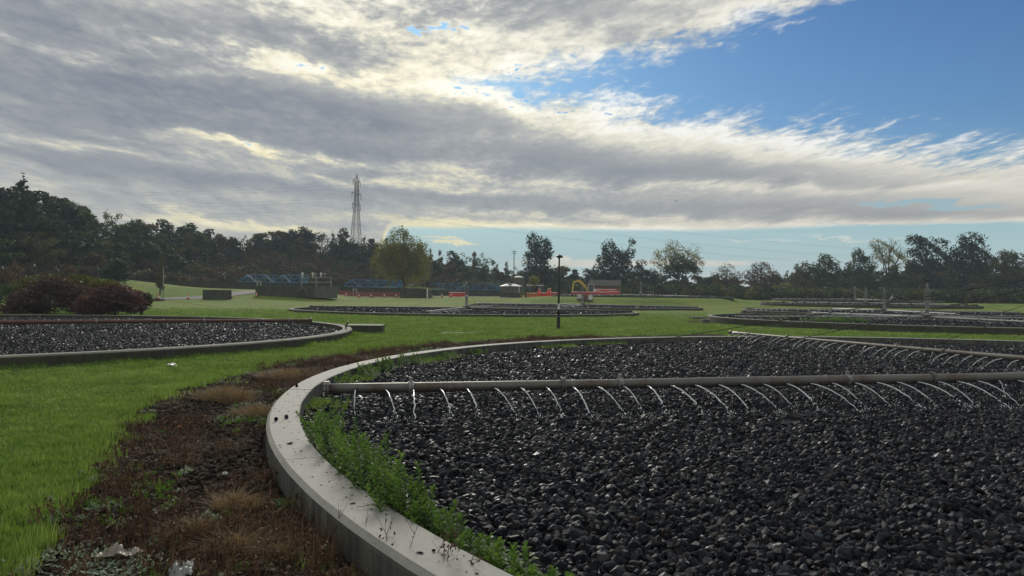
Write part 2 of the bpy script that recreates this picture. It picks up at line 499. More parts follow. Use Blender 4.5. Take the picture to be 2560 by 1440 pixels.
M_coping = m_concrete('coping_concrete', (0.35, 0.345, 0.32), 0.45, 0.75, 0.80, 0.1, 0.5)
M_bedwall = m_concrete('bed_wall_concrete', (0.27, 0.265, 0.23), 0.85, 0.7, shade_grime=0.7)
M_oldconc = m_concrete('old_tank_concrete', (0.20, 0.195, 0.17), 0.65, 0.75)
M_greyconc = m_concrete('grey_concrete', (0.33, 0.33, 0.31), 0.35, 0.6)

def f_stone(N):
    r = rand(N); p = position(N)
    big = N.noise(p, 0.35, 3, 0.6)
    c = N.ramp(r, [(0, (0.0045, 0.006, 0.009)), (0.45, (0.008, 0.0105, 0.016)), (0.8, (0.013, 0.016, 0.024)), (0.93, (0.024, 0.027, 0.033)), (1.0, (0.022, 0.015, 0.013))])
    n = N.noise(coords(N), 40.0, 4, 0.65)
    c = N.mix(N.m('MULTIPLY', N.smooth(n, 0.5, 0.8), 0.5), c, (0.030, 0.032, 0.036))
    rr = N.m('SUBTRACT', 0.80, N.m('MULTIPLY', N.m('POWER', N.m('FRACT', N.m('MULTIPLY', r, 7.31)), 2.5), 0.48))
    sp = N.m('ADD', 0.07, N.m('MULTIPLY', N.m('POWER', N.m('FRACT', N.m('MULTIPLY', r, 13.7)), 3.0), 0.45))
    return principled(N, c, rr, sp, 0, bump(N, n, 0.45, 0.006))
M_stone = material('wet_slag_stone', f_stone)

def f_soilstone(N):
    r = rand(N)
    c = N.ramp(r, [(0, (0.020, 0.014, 0.011)), (0.5, (0.040, 0.028, 0.022)), (0.85, (0.062, 0.046, 0.037)), (1.0, (0.09, 0.08, 0.072))])
    n = N.noise(coords(N), 30.0, 4, 0.65)
    return principled(N, N.mix(n, c, (0.03, 0.022, 0.016)), 0.85, 0.12, 0, bump(N, n, 0.5, 0.006))
M_soilstone = material('brown_cinder', f_soilstone)

def f_mediabase(N):
    p = position(N)
    v = N.n('ShaderNodeTexVoronoi'); N.link(p, v.inputs['Vector']); v.inputs['Scale'].default_value = 13.0
    n = N.noise(p, 9.0, 4, 0.7)
    c = N.mix(v.outputs['Color'], (0.012, 0.012, 0.013), (0.050, 0.050, 0.055))
    h = N.m('SUBTRACT', 1.0, v.outputs['Distance'])
    return principled(N, c, 0.5, 0.5, 0, bump(N, N.m('ADD', h, n), 1.0, 0.05))
M_media = material('slag_media', f_mediabase)

# ground: lawn, bare brown margin, rough hillside, told apart by where they are
def f_ground(N):
    p = position(N)
    soil = N.n('ShaderNodeAttribute', attribute_name='soil').outputs['Fac']
    scrub = N.n('ShaderNodeAttribute', attribute_name='scrub').outputs['Fac']
    a = N.noise(p, 0.09, 5, 0.55, 0.3); b = N.noise(p, 0.9, 5, 0.6); c = N.noise(p, 14.0, 4, 0.65); d = N.noise(p, 70.0, 3, 0.7)
    s = N.n('ShaderNodeSeparateXYZ'); N.link(p, s.inputs[0])
    # mowing lines and clippings lie across the view
    sv = N.xyz(N.m('MULTIPLY', s.outputs[0], 0.22), N.m('ADD', s.outputs[1], N.m('MULTIPLY', s.outputs[0], 0.12)), 0.0)
    mow = N.noise(sv, 0.55, 5, 0.65, 0.4)
    g = N.ramp(N.m('ADD', N.m('MULTIPLY', a, 0.45), N.m('ADD', N.m('MULTIPLY', b, 0.25), N.m('MULTIPLY', mow, 0.30))),
               [(0.30, (0.064, 0.118, 0.020)), (0.46, (0.135, 0.205, 0.034)), (0.60, (0.210, 0.240, 0.048)), (0.75, (0.25, 0.25, 0.075))])
    g = N.mix(N.m('MULTIPLY', N.smooth(c, 0.40, 0.75), 0.45), g, (0.035, 0.060, 0.012))
    g = N.mix(N.m('MULTIPLY', N.smooth(mow, 0.62, 0.74), 0.55), g, (0.075, 0.062, 0.030))
    e = N.ramp(N.m('ADD', N.m('MULTIPLY', c, 0.6), N.m('MULTIPLY', d, 0.4)), [(0.3, (0.010, 0.008, 0.006)), (0.5, (0.028, 0.021, 0.016)), (0.7, (0.058, 0.043, 0.032))])
    w = N.ramp(N.m('ADD', N.m('MULTIPLY', b, 0.6), N.m('MULTIPLY', c, 0.4)), [(0.3, (0.050, 0.036, 0.022)), (0.5, (0.105, 0.075, 0.045)), (0.65, (0.085, 0.085, 0.035)), (0.8, (0.15, 0.11, 0.07))])
    sf = N.smooth(N.m('ADD', soil, N.m('ADD', N.m('MULTIPLY', N.m('SUBTRACT', c, 0.5), 0.5), N.m('MULTIPLY', N.m('SUBTRACT', b, 0.5), 0.3))), 0.35, 0.6)
    wf = N.smooth(N.m('ADD', scrub, N.m('MULTIPLY', N.m('SUBTRACT', b, 0.5), 0.5)), 0.35, 0.65)
    col = N.mix(sf, N.mix(wf, g, w), e)
    h = N.m('ADD', N.m('MULTIPLY', c, 0.6), N.m('ADD', N.m('MULTIPLY', d, 0.35), N.m('MULTIPLY', mow, 1.0)))
    return principled(N, col, 0.95, 0.1, 0, bump(N, h, 0.9, 0.10))
M_ground = material('ground_turf', f_ground)

M_pipe = painted('galvanised_pipe', (0.135, 0.13, 0.115), 0.40, 0.25, 0.85, (0.085, 0.050, 0.034), 1.6, 0.5)
M_pipe_rust = painted('rusty_red_pipe', (0.13, 0.055, 0.038), 0.55, 0.1, 0.5, (0.05, 0.035, 0.03), 2.5)
M_steel = painted('dull_steel', (0.30, 0.30, 0.29), 0.5, 0.3, 0.5, (0.12, 0.10, 0.08), 2.0)
M_cable = painted('dark_cable', (0.03, 0.03, 0.03), 0.5, 0.3, 0.2)
M_black = painted('black_paint', (0.018, 0.02, 0.02), 0.4, 0.0, 0.3, (0.05, 0.045, 0.04))
M_white = painted('white_paint', (0.72, 0.72, 0.70), 0.5, 0.0, 0.3, (0.3, 0.29, 0.25))
M_blue = painted('blue_paint', (0.055, 0.19, 0.33), 0.45, 0.0, 0.35, (0.10, 0.10, 0.10), 0.7)
M_red = painted('red_plastic', (0.72, 0.035, 0.03), 0.4, 0.0, 0.25, (0.25, 0.05, 0.04), 1.5)
M_yellow = painted('yellow_paint', (0.62, 0.46, 0.05), 0.4, 0.0, 0.3, (0.2, 0.15, 0.06), 1.2)
M_glass = painted('dark_glass', (0.012, 0.016, 0.018), 0.08, 0.0, 0.1, (0.05, 0.05, 0.05), 1.0, 0.8)
M_rubber = painted('track_rubber', (0.022, 0.022, 0.022), 0.75, 0, 0.5, (0.06, 0.045, 0.03))
M_bark = painted('bark', (0.070, 0.056, 0.042), 0.9, 0, 0.5, (0.03, 0.03, 0.022), 2.0, 0.2)

def f_brick(N):
    b = N.n('ShaderNodeTexBrick'); N.link(coords(N), b.inputs['Vector'])
    b.inputs['Color1'].default_value = (0.20, 0.085, 0.055, 1); b.inputs['Color2'].default_value = (0.14, 0.06, 0.045, 1)
    b.inputs['Mortar'].default_value = (0.22, 0.20, 0.18, 1); b.inputs['Scale'].default_value = 4.0
    return principled(N, b.outputs[0], 0.85, 0.2)
M_brick = material('brown_brick', f_brick)

def f_water(N):
    r = N.noise(coords(N), 60.0, 3, 0.6)
    g = N.n('ShaderNodeBsdfGlass'); g.inputs['IOR'].default_value = 1.33; g.inputs['Roughness'].default_value = 0.05
    d = principled(N, (0.95, 0.97, 0.98), 0.12, 0.8)
    t = N.n('ShaderNodeBsdfTranslucent'); t.inputs[0].default_value = (0.9, 0.94, 0.97, 1)
    m1 = N.n('ShaderNodeMixShader'); m1.inputs[0].default_value = 0.55
    N.link(d, m1.inputs[1]); N.link(t.outputs[0], m1.inputs[2])
    m2 = N.n('ShaderNodeMixShader'); N.link(N.smooth(r, 0.15, 0.42), m2.inputs[0])
    N.link(g.outputs[0], m2.inputs[1]); N.link(m1.outputs[0], m2.inputs[2])
    return m2.outputs[0]
M_water = material('falling_water', f_water)

# ------------------------------------------------------------------ ground shape
BEDS = {'near': (12.25, 13.2), 'left': (-21.8, 27.5)}   # centres of the round filter beds
for _n, _px, _Y in (('middle', 1166, 70), ('right', 2318, 56), ('far_a', 1456, 102), ('far_b', 1602, 134),
                    ('row_b', 2211, 87), ('row_c', 2164, 119), ('row_d', 2137, 152)):
    BEDS[_n] = (at_depth(_px, 770, _Y).x, float(_Y))
R_OUT, R_IN, Z_RIM = 15.70, 15.33, 0.24

# outer edge of the bare brown margin round the near bed, from where the photo shows it
_edge_px = [(60, 1800), (150, 1440), (190, 1290), (215, 1170), (290, 1080), (400, 1010), (540, 955), (690, 918), (800, 893), (930, 876), (1050, 862), (1200, 853), (1500, 843), (1800, 836)]
_ea, _er = [], []
for q in _edge_px:
    w_ = at(q[0], q[1], 0.0) - Vector((12.25, 13.2, 0))
    _ea.append(math.degrees(math.atan2(w_.y, w_.x)) % 360); _er.append(max(w_.length, R_OUT + 0.12))
_o = np.argsort(_ea); _ea = np.array(_ea)[_o]; _er = np.array(_er)[_o]

def soil_at(X, Y):
    dx = np.asarray(X) - 12.25; dy = np.asarray(Y) - 13.2
    r = np.hypot(dx, dy); a = np.degrees(np.arctan2(dy, dx)) % 360
    edge = np.interp(a, _ea, _er, left=R_OUT + 0.3, right=_er[-1])
    edge = edge + (fbm(X, Y, 1.1, 4) - 0.5) * 0.9 * np.clip((edge - R_OUT) / 1.5, 0.1, 1)
    return 1 - ss(-0.22, 0.22, r - edge)

def gz_raw(X, Y):
    X = np.asarray(X, float); Y = np.asarray(Y, float)
    R = np.hypot(X, Y); b = X / np.maximum(Y, 1.0)
    b = np.where(Y < 5, np.sign(X) * 3.0, b)
    fw = ss(0, 40, Y)
    z = 1.05 * ss(95, 150, R) * fw
    z = z + 1.1 * ss(117, 133, R) * (1 - ss(-0.27, -0.20, b)) * fw
    z = z + 1.1 * np.exp(-((b - 0.15) / 0.07) ** 2) * ss(110, 160, R) * fw
    z = z + 1.6 * ss(117, 152, R) * (1 - ss(-0.55, -0.40, b)) * fw
    H = np.interp(b, [-3, -0.9, -0.69, -0.45, -0.3, -0.15, -0.05, 0.05, 3], [2, 5, 5.5, 7.5, 8.5, 7.5, 3.5, 0.5, 0.5])
    d0 = np.interp(b, [-0.9, -0.69, -0.5, -0.35, 1], [135, 140, 155, 172, 175])
    z = z + H * ss(0, 58, R - d0) * fw
    # gentle lumps, and a few centimetres of unevenness on the lawn
    z = z + (fbm(X, Y, 0.05, 3) - 0.5) * 0.5 * ss(85, 130, R)
    z = z + (fbm(X, Y, 0.8, 3) - 0.5) * 0.07 * (1 - ss(30, 60, R)) * ss(16.3, 17.2, np.hypot(X - 12.25, Y - 13.2)) * ss(15.9, 16.9, np.hypot(X + 21.8, Y - 27.5))
    return z
DIP = {'right': 0.30, 'row_b': 0.2, 'row_c': 0.2, 'row_d': 0.2, 'left': 0.06}
BED_Z = {k: (0.0 if k in ('near', 'left') else float(gz_raw(*v))) for k, v in BEDS.items()}
def gz(X, Y):
    X = np.asarray(X, float); Y = np.asarray(Y, float)
    z = gz_raw(X, Y)
    for k, (cx, cy) in BEDS.items():
        if k == 'near': continue
        w = 1 - ss(17.0, 23.0, np.hypot(X - cx, Y - cy))
        z = z * (1 - w) + (BED_Z[k] - DIP.get(k, 0.02)) * w
    return z
def gzf(x, y): return float(gz(x, y))

def scrub_at(X, Y):
    R = np.hypot(X, Y); b = X / np.maximum(Y, 1.0)
    d0 = np.interp(b, [-0.9, -0.69, -0.5, -0.35, -0.1, 0.0, 0.12, 0.2, 0.35, 0.8], [118, 124, 150, 182, 196, 190, 184, 180, 172, 160])
    return ss(-6, 8, R - d0)

def build_ground():
    rad = np.concatenate([[0.0], np.geomspace(1.0, 3.0, 6), np.arange(3.2, 12, 0.16), np.geomspace(12, 60, 90), np.geomspace(62, 330, 110), np.geomspace(360, 1500, 16)])
    nA = 560
    # denser where the camera looks
    t = np.linspace(-1, 1, nA, endpoint=False)
    ang = np.pi * (0.42 * t + 0.58 * np.sign(t) * np.abs(t) ** 2.6)
    A, Rr = np.meshgrid(ang, rad[1:])
    X = (Rr * np.sin(A)).ravel(); Y = (Rr * np.cos(A)).ravel()
    X = np.concatenate([[0.0], X]); Y = np.concatenate([[0.0], Y])
    Z = gz(X, Y)
    n = len(rad) - 1
    i = np.arange(n - 1)[:, None]; k = np.arange(nA)[None, :]
    a = 1 + i * nA + k; b = 1 + i * nA + (k + 1) % nA
    F = np.stack([a, b, b + nA, a + nA], -1).reshape(-1, 4)[:, ::-1]
    k = np.arange(nA)
    cap = [(0, 1 + (j + 1) % nA, 1 + j) for j in range(nA)]
    me = np_mesh('ground', np.c_[X, Y, Z], F, M_ground, True)
    bm = bmesh.new(); bm.from_mesh(me); bm.verts.ensure_lookup_table()
    for c3 in cap: bm.faces.new([bm.verts[j] for j in c3])
    bm.normal_update()
    if sum(f.normal.z for f in bm.faces) < 0: bmesh.ops.reverse_faces(bm, faces=bm.faces)
    bm.to_mesh(me); bm.free(); me.shade_smooth()
    for nm, fn in (('soil', soil_at), ('scrub', scrub_at)):
        at_ = me.attributes.new(nm, 'FLOAT', 'POINT')
        at_.data.foreach_set('value', np.asarray(fn(X, Y), np.float32))
    o = link('ground', me)
    tag(o, 'mown green lawn with bare brown margin and a rough rising hillside', None, None, 'structure')
build_ground()

# ------------------------------------------------------------------ scattering
def variant_collection(name, meshes):
    col = bpy.data.collections.new(name)
    for i, me in enumerate(meshes):
        o = bpy.data.objects.new('%s_%02d' % (name, i), me); col.objects.link(o)
    return col

def scatter_tree():
    g = bpy.data.node_groups.get('scatter')
    if g: return g
    g = bpy.data.node_groups.new('scatter', 'GeometryNodeTree')
    g.interface.new_socket('Geometry', in_out='INPUT', socket_type='NodeSocketGeometry')
    g.interface.new_socket('Variants', in_out='INPUT', socket_type='NodeSocketCollection')
    g.interface.new_socket('Geometry', in_out='OUTPUT', socket_type='NodeSocketGeometry')
    N = Nodes(g)
    gi, go = N.n('NodeGroupInput'), N.n('NodeGroupOutput')
    ci = N.n('GeometryNodeCollectionInfo'); ci.inputs['Separate Children'].default_value = True; ci.inputs['Reset Children'].default_value = True
    N.link(gi.outputs['Variants'], ci.inputs['Collection'])
    iop = N.n('GeometryNodeInstanceOnPoints'); iop.inputs['Pick Instance'].default_value = True
    N.link(gi.outputs['Geometry'], iop.inputs['Points']); N.link(ci.outputs[0], iop.inputs['Instance'])
    def na(nm, ty):
        q = N.n('GeometryNodeInputNamedAttribute', data_type=ty); q.inputs['Name'].default_value = nm
        return q.outputs['Attribute']
    N.link(na('rot', 'FLOAT_VECTOR'), iop.inputs['Rotation']); N.link(na('scl', 'FLOAT_VECTOR'), iop.inputs['Scale']); N.link(na('idx', 'INT'), iop.inputs['Instance Index'])
    N.link(iop.outputs[0], go.inputs[0])
    return g

def scatter(name, pts, rot, scl, nvar, col, parent=None, rng=RNG, idx=None):
    pts = np.asarray(pts, np.float32); n = len(pts)
    me = bpy.data.meshes.new(name); me.vertices.add(n); me.vertices.foreach_set('co', pts.ravel())
    for nm, ty, key, arr in (('rot', 'FLOAT_VECTOR', 'vector', rot), ('scl', 'FLOAT_VECTOR', 'vector', scl), ('idx', 'INT', 'value', rng.integers(0, nvar, n).astype(np.int32) if idx is None else idx)):
        a = me.attributes.new(nm, ty, 'POINT'); a.data.foreach_set(key, np.ascontiguousarray(arr, dtype=np.int32 if ty == 'INT' else np.float32).ravel())
    o = link(name, me, parent)
    md = o.modifiers.new('scatter', 'NODES'); md.node_group = scatter_tree()
    for it in md.node_group.interface.items_tree:
        if it.item_type == 'SOCKET' and it.in_out == 'INPUT' and it.name == 'Variants': md[it.identifier] = col
    o['kind'] = 'stuff'
    return o

def rock_mesh(name, rng, mat, npt=16, flat=0.75, el=1.25, round_=0.0, spread=0.34):
    p = rng.normal(size=(npt, 3)); p /= np.linalg.norm(p, axis=1)[:, None]
    p *= (1 - 0.16 * rng.random((npt, 1))) if round_ else (1 - spread * rng.random((npt, 1)))
    p *= np.array([el, 1.0, flat]) * 0.5
    bm = bmesh.new()
    for q in p: bm.verts.new(q)
    res = bmesh.ops.convex_hull(bm, input=bm.verts)
    bmesh.ops.delete(bm, geom=[v for v in bm.verts if not v.link_faces], context='VERTS')
    if round_:
        bmesh.ops.subdivide_edges(bm, edges=bm.edges, cuts=1, use_grid_fill=True, smooth=round_)
    me = bpy.data.meshes.new(name); bm.to_mesh(me); bm.free()
    me.materials.append(mat)
    if round_: me.shade_smooth()
    return me

_r = np.random.default_rng(5)
ROCKS = [rock_mesh('slag_stone', _r, M_stone, 20 + int(_r.integers(0, 8)), 0.62 + 0.33 * _r.random(), 1.05 + 0.4 * _r.random(), spread=0.2) for i in range(12)]
ROCK_COL = variant_collection('slag_stones', ROCKS)
CINDERS = [rock_mesh('cinder', _r, M_soilstone, 12, 0.7, 1.2, 0.4) for i in range(6)]
CINDER_COL = variant_collection('cinders', CINDERS)

# ------------------------------------------------------------------ filter beds
def wall_segment_mesh(name, a0, a1, mat, wavy=0.0, seed=0, n=10, depth=0.5):
    prof = [(R_IN, -depth), (R_IN, Z_RIM - 0.012), (R_IN + 0.012, Z_RIM), (R_OUT - 0.040, Z_RIM), (R_OUT - 0.004, Z_RIM - 0.034), (R_OUT, Z_RIM - 0.06), (R_OUT, -depth)]
    m = len(prof); v = []; f = []
    rg = random.Random(seed)
    for i in range(n + 1):
        a = a0 + (a1 - a0) * i / n
        for j, (r, z) in enumerate(prof):
            jr = rg.uniform(-wavy, wavy) if 0 < j < m - 1 else 0
            v.append(((r + jr) * math.cos(a), (r + jr) * math.sin(a), z + (rg.uniform(-wavy, wavy) * 0.4 if 0 < j < m - 1 else 0)))
    for i in range(n):
        for j in range(m - 1):
            f.append((i * m + j, i * m + j + 1, (i + 1) * m + j + 1, (i + 1) * m + j))
        f.append((i * m + m - 1, i * m, (i + 1) * m, (i + 1) * m + m - 1))
    f.append(tuple(range(m))); f.append(tuple(n * m + j for j in range(m - 1, -1, -1)))
    me = bpy.data.meshes.new(name); me.from_pydata(v, [], f); me.materials.append(mat)
    bm = bmesh.new(); bm.from_mesh(me); bmesh.ops.recalc_face_normals(bm, faces=bm.faces); bm.to_mesh(me); bm.free()
    return me

def bed_wall(root, mat, nseg=24, wavy=0.0, a_off=0.0, n=10, gap=0.010):
    da = 2 * math.pi / nseg
    ms = [wall_segment_mesh('wall_segment', gap / 2 / R_OUT, da - gap / 2 / R_OUT, mat, wavy, s, n) for s in range(3 if wavy else 1)]
    for i in range(nseg):
        o = link('wall_segment', ms[i % len(ms)], root, (0, 0, random.uniform(-0.003, 0.003)), (0, 0, a_off + i * da))

def bed_base(root, z=0.012, res=None):
    m = MB(); n = 96; v = [(0, 0, z)] + [((R_IN + 0.02) * math.cos(2 * math.pi * k / n), (R_IN + 0.02) * math.sin(2 * math.pi * k / n), z) for k in range(n)]
    m.add(v, [(0, 1 + k, 1 + (k + 1) % n) for k in range(n)])
    return m.build('media_base', M_media, root)

def stone_points(cx, cy, spacing_fn, rng, tiers):
    """jittered hexagonal cover of the bed; spacing grows with distance from the camera"""
    out = []
    for (d0, d1, sp) in tiers:
        g = np.arange(-R_IN, R_IN, sp); h = np.arange(-R_IN, R_IN, sp * 0.87)
        X, Y = np.meshgrid(g, h); X = X + (np.arange(len(h)) % 2)[:, None] * sp / 2
        X = (X + rng.uniform(-.34, .34, X.shape) * sp).ravel(); Y = (Y + rng.uniform(-.34, .34, Y.shape) * sp).ravel()
        k = np.hypot(X, Y) < R_IN - 0.03
        D = np.hypot(X + cx, Y + cy)
        k &= (D >= d0) & (D < d1)
        out.append(np.c_[X[k], Y[k], np.full(k.sum(), sp)])
    return np.concatenate(out)

LABELS = {
    'near': 'large filter bed of wet black stones inside a pale curved concrete rim, lower right',
    'left': 'filter bed with green stained rim in front of the purple bush',
    'middle': 'round filter bed across the lawn behind the black lamp post, with a mossy low rim',
    'right': 'weedy round filter bed with tall mossy wall just behind the near bed, on the right',
    'far_a': 'filter bed directly behind the middle one, in front of the white cube tanks',
    'far_b': 'farthest left-hand filter bed, a thin dark strip near the fenced railings',
    'row_b': 'second filter bed in the right-hand row, behind the weedy walled one',
    'row_c': 'third filter bed in the right-hand row, a thin grey strip',
    'row_d': 'farthest filter bed in the right-hand row, just before the misty trees',
}
BED_ROOT = {}
CAM_INV = cam.matrix_world.inverted()
def project(P):
    P = np.asarray(P, float)
    M = np.array(CAM_INV)
    q = P @ M[:3, :3].T + M[:3, 3]
    return 1280 + F_PX * q[:, 0] / -q[:, 2], 720 - F_PX * q[:, 1] / -q[:, 2], -q[:, 2]

def make_bed(key):
    cx, cy = BEDS[key]; z0 = BED_Z[key]
    root = empty('filter_bed', (cx, cy, z0))
    tag(root, LABELS[key], 'filter bed', 'round stone filter beds')
    BED_ROOT[key] = root
    rng = np.random.default_rng(hash(key) % 1000 if False else sum(map(ord, key)))
    D = math.hypot(cx, cy)
    if key == 'near':
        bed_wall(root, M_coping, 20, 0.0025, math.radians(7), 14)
    else:
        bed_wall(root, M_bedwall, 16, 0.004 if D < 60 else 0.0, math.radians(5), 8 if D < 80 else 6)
    bed_base(root)
    if key == 'near': tiers = [(0, 9, 0.061), (9, 16, 0.065), (16, 23, 0.074), (23, 60, 0.082)]
    elif key == 'left': tiers = [(0, 24, 0.066), (24, 32, 0.078), (32, 60, 0.10)]
    elif key in ('middle', 'right'): tiers = [(0, 60, 0.14), (60, 100, 0.19)]
    elif key in ('far_a', 'row_b'): tiers = [(0, 200, 0.30)]
    else: tiers = [(0, 300, 0.45)]
    P = stone_points(cx, cy, None, rng, tiers)
    n = len(P); sp = P[:, 2]
    zz = 0.022 + (fbm(P[:, 0] + 40, P[:, 1] + 40, 1.3, 3) - 0.5) * 0.06 + rng.uniform(-0.012, 0.022, n)
    pts = np.c_[P[:, 0], P[:, 1], zz]
    s = sp * np.exp(rng.normal(0.14, 0.27, n)); s = np.clip(s, sp * 0.6, sp * 2.0)
    scl = np.c_[s, s, s * np.where(sp > 0.12, 0.55, 1.0)]
    rot = rng.uniform(0, 6.283, (n, 3)); rot[:, :2] = rng.normal(0, 0.7, (n, 2)) + (rng.random((n, 1)) < 0.4) * 1.5
    if key == 'near':
        W = pts + np.array([cx, cy, z0])
        px, py, dp = project(W)
        ok = (dp > 1) & (px > 0) & (px < 2560) & (py > 0) & (py < 1452)
        score = np.where(ok, s / np.maximum(dp, 0.1), 0)
        big = np.argsort(-score)[:300]
        for i in big:
            o = link('stone', ROCKS[int(rng.integers(0, len(ROCKS)))], root, pts[i], rot[i], scl[i])
        keep = np.ones(n, bool); keep[big] = False
        pts, rot, scl = pts[keep], rot[keep], scl[keep]
    o = scatter('stone_media', pts, rot, scl, len(ROCKS), ROCK_COL, root, rng)

for k in BEDS: make_bed(k)

# ------------------------------------------------------------------ rotary distributors
Z_ARM = 0.34
def jet_mesh(seed, thick=1.0):
    rg = random.Random(seed); m = MB()
    n = 22; cut = rg.uniform(0.72, 0.95); lead = rg.uniform(0.5, 0.8)
    pts = []; rad = []
    for i in range(n + 1):
        t = i / n
        pts.append((t + rg.gauss(0, 0.003), rg.gauss(0, 0.006) * t, -0.30 * t * t + rg.gauss(0, 0.003) * t))
        r = 0.0085 if t < lead else 0.0085 * rg.uniform(0.35, 1.5)
        rad.append(r * thick * (1 - 0.25 * t))
    k = int(cut * n)
    m.tube(pts[:k + 1], rad[:k + 1], 5)
    for q in pts[k + 1:]:
        for _ in range(2):
            r = rg.uniform(0.004, 0.008) * thick
            c = Vector(q) + Vector((rg.gauss(0, 0.02), rg.gauss(0, 0.012), rg.gauss(0, 0.012)))
            m.tube([c - Vector((r * 1.5, 0, -r)), c, c + Vector((r * 1.5, 0, -r * 2))], [r * .3, r, r * .3], 4)
    for _ in range(16):
        r = rg.uniform(0.003, 0.006) * thick
        c = Vector((1 + rg.gauss(0.02, 0.07), rg.gauss(0, 0.06), -0.285 + abs(rg.gauss(0, 0.035))))
        m.tube([c, c + Vector((0, 0, r * 2))], [r, r * .5], 4)
    return m.mesh('water_jet', M_water, True)
JETS = [jet_mesh(i) for i in range(8)]

def _nozzle_mesh():
    m = MB()   # faces +X
    m.tube([(-0.02, 0, 0), (0.018, 0, 0)], 0.022, 8)
    m.tube([(0.018, 0, 0), (0.030, 0, 0)], [0.028, 0.024], 8)
    return m.mesh('nozzle', M_black)
NOZZLE = _nozzle_mesh()

def _clamp_mesh(r=0.078):
    m = MB()
    m.tube([(-0.035, 0, 0), (0.035, 0, 0)], r + 0.012, 14)
    m.box(0, 0, r + 0.035, 0.05, 0.035, 0.07); m.box(0, r + 0.022, 0.03, 0.06, 0.03, 0.05); m.box(0, -r - 0.022, 0.03, 0.06, 0.03, 0.05)
    m.tube([(0.0, -0.04, r + 0.05), (0.0, 0.04, r + 0.05)], 0.012, 6)
    return m.mesh('pipe_clamp', M_steel)
CLAMP = _clamp_mesh()
def _flange_mesh(r=0.078):
    m = MB()
    m.tube([(-0.028, 0, 0), (-0.004, 0, 0)], r + 0.035, 16); m.tube([(0.004, 0, 0), (0.028, 0, 0)], r + 0.035, 16)
    for k in range(8):
        a = math.pi * k / 4; m.tube([(-0.045, (r + .02) * math.cos(a), (r + .02) * math.sin(a)), (0.045, (r + .02) * math.cos(a), (r + .02) * math.sin(a))], 0.008, 5)
    return m.mesh('pipe_flange', M_pipe)
FLANGE = _flange_mesh()

def arm_mesh(L, mat, n=12):
    m = MB(); r0 = 0.078
    xs = np.linspace(0.25, L, 30)
    pts = [(x, 0, 0.05 * (1 - (x / L)) - 0.0 * x) for x in xs]
    rr = [0.092 if x < 4 else (0.080 if x < 10 else 0.072) for x in xs]
    m.tube(pts, rr, n)
    return m.mesh('pipe', mat, True)

def column_parts(root, mat=None):
    mat = mat or M_greyconc
    m = MB()
    m.lathe([(0.36, 0), (0.36, 0.22), (0.30, 0.26), (0.30, 0.52), (0.34, 0.53), (0.34, 0.58), (0.2, 0.62)], 20)
    m.build('base_drum', mat, root)
    m = MB(); m.lathe([(0.125, 0.6), (0.125, 1.42), (0.24, 1.43), (0.24, 1.50), (0.10, 1.52)], 16)
    m.build('centre_pipe', M_steel, root)
    m = MB()
    for k in range(4):
        a = math.pi / 4 + math.pi / 2 * k; c, s = math.cos(a), math.sin(a)
        m.bar((0.17 * c, 0.17 * s, 1.5), (0.19 * c, 0.19 * s, 2.25), 0.045); m.bar((0.19 * c, 0.19 * s, 2.25), (0.06 * c, 0.06 * s, 2.62), 0.04)
    for z in (1.75, 2.25): m.lathe([(0.21, z), (0.21, z + 0.04), (0.15, z + 0.04), (0.15, z)], 12)
    m.build('mast_frame', M_steel, root)
    m = MB(); m.lathe([(0.10, 2.60), (0.12, 2.64), (0.12, 2.72), (0.04, 2.78), (0.03, 2.90), (0.01, 2.93)], 12)
    m.build('mast_cap', M_steel, root)

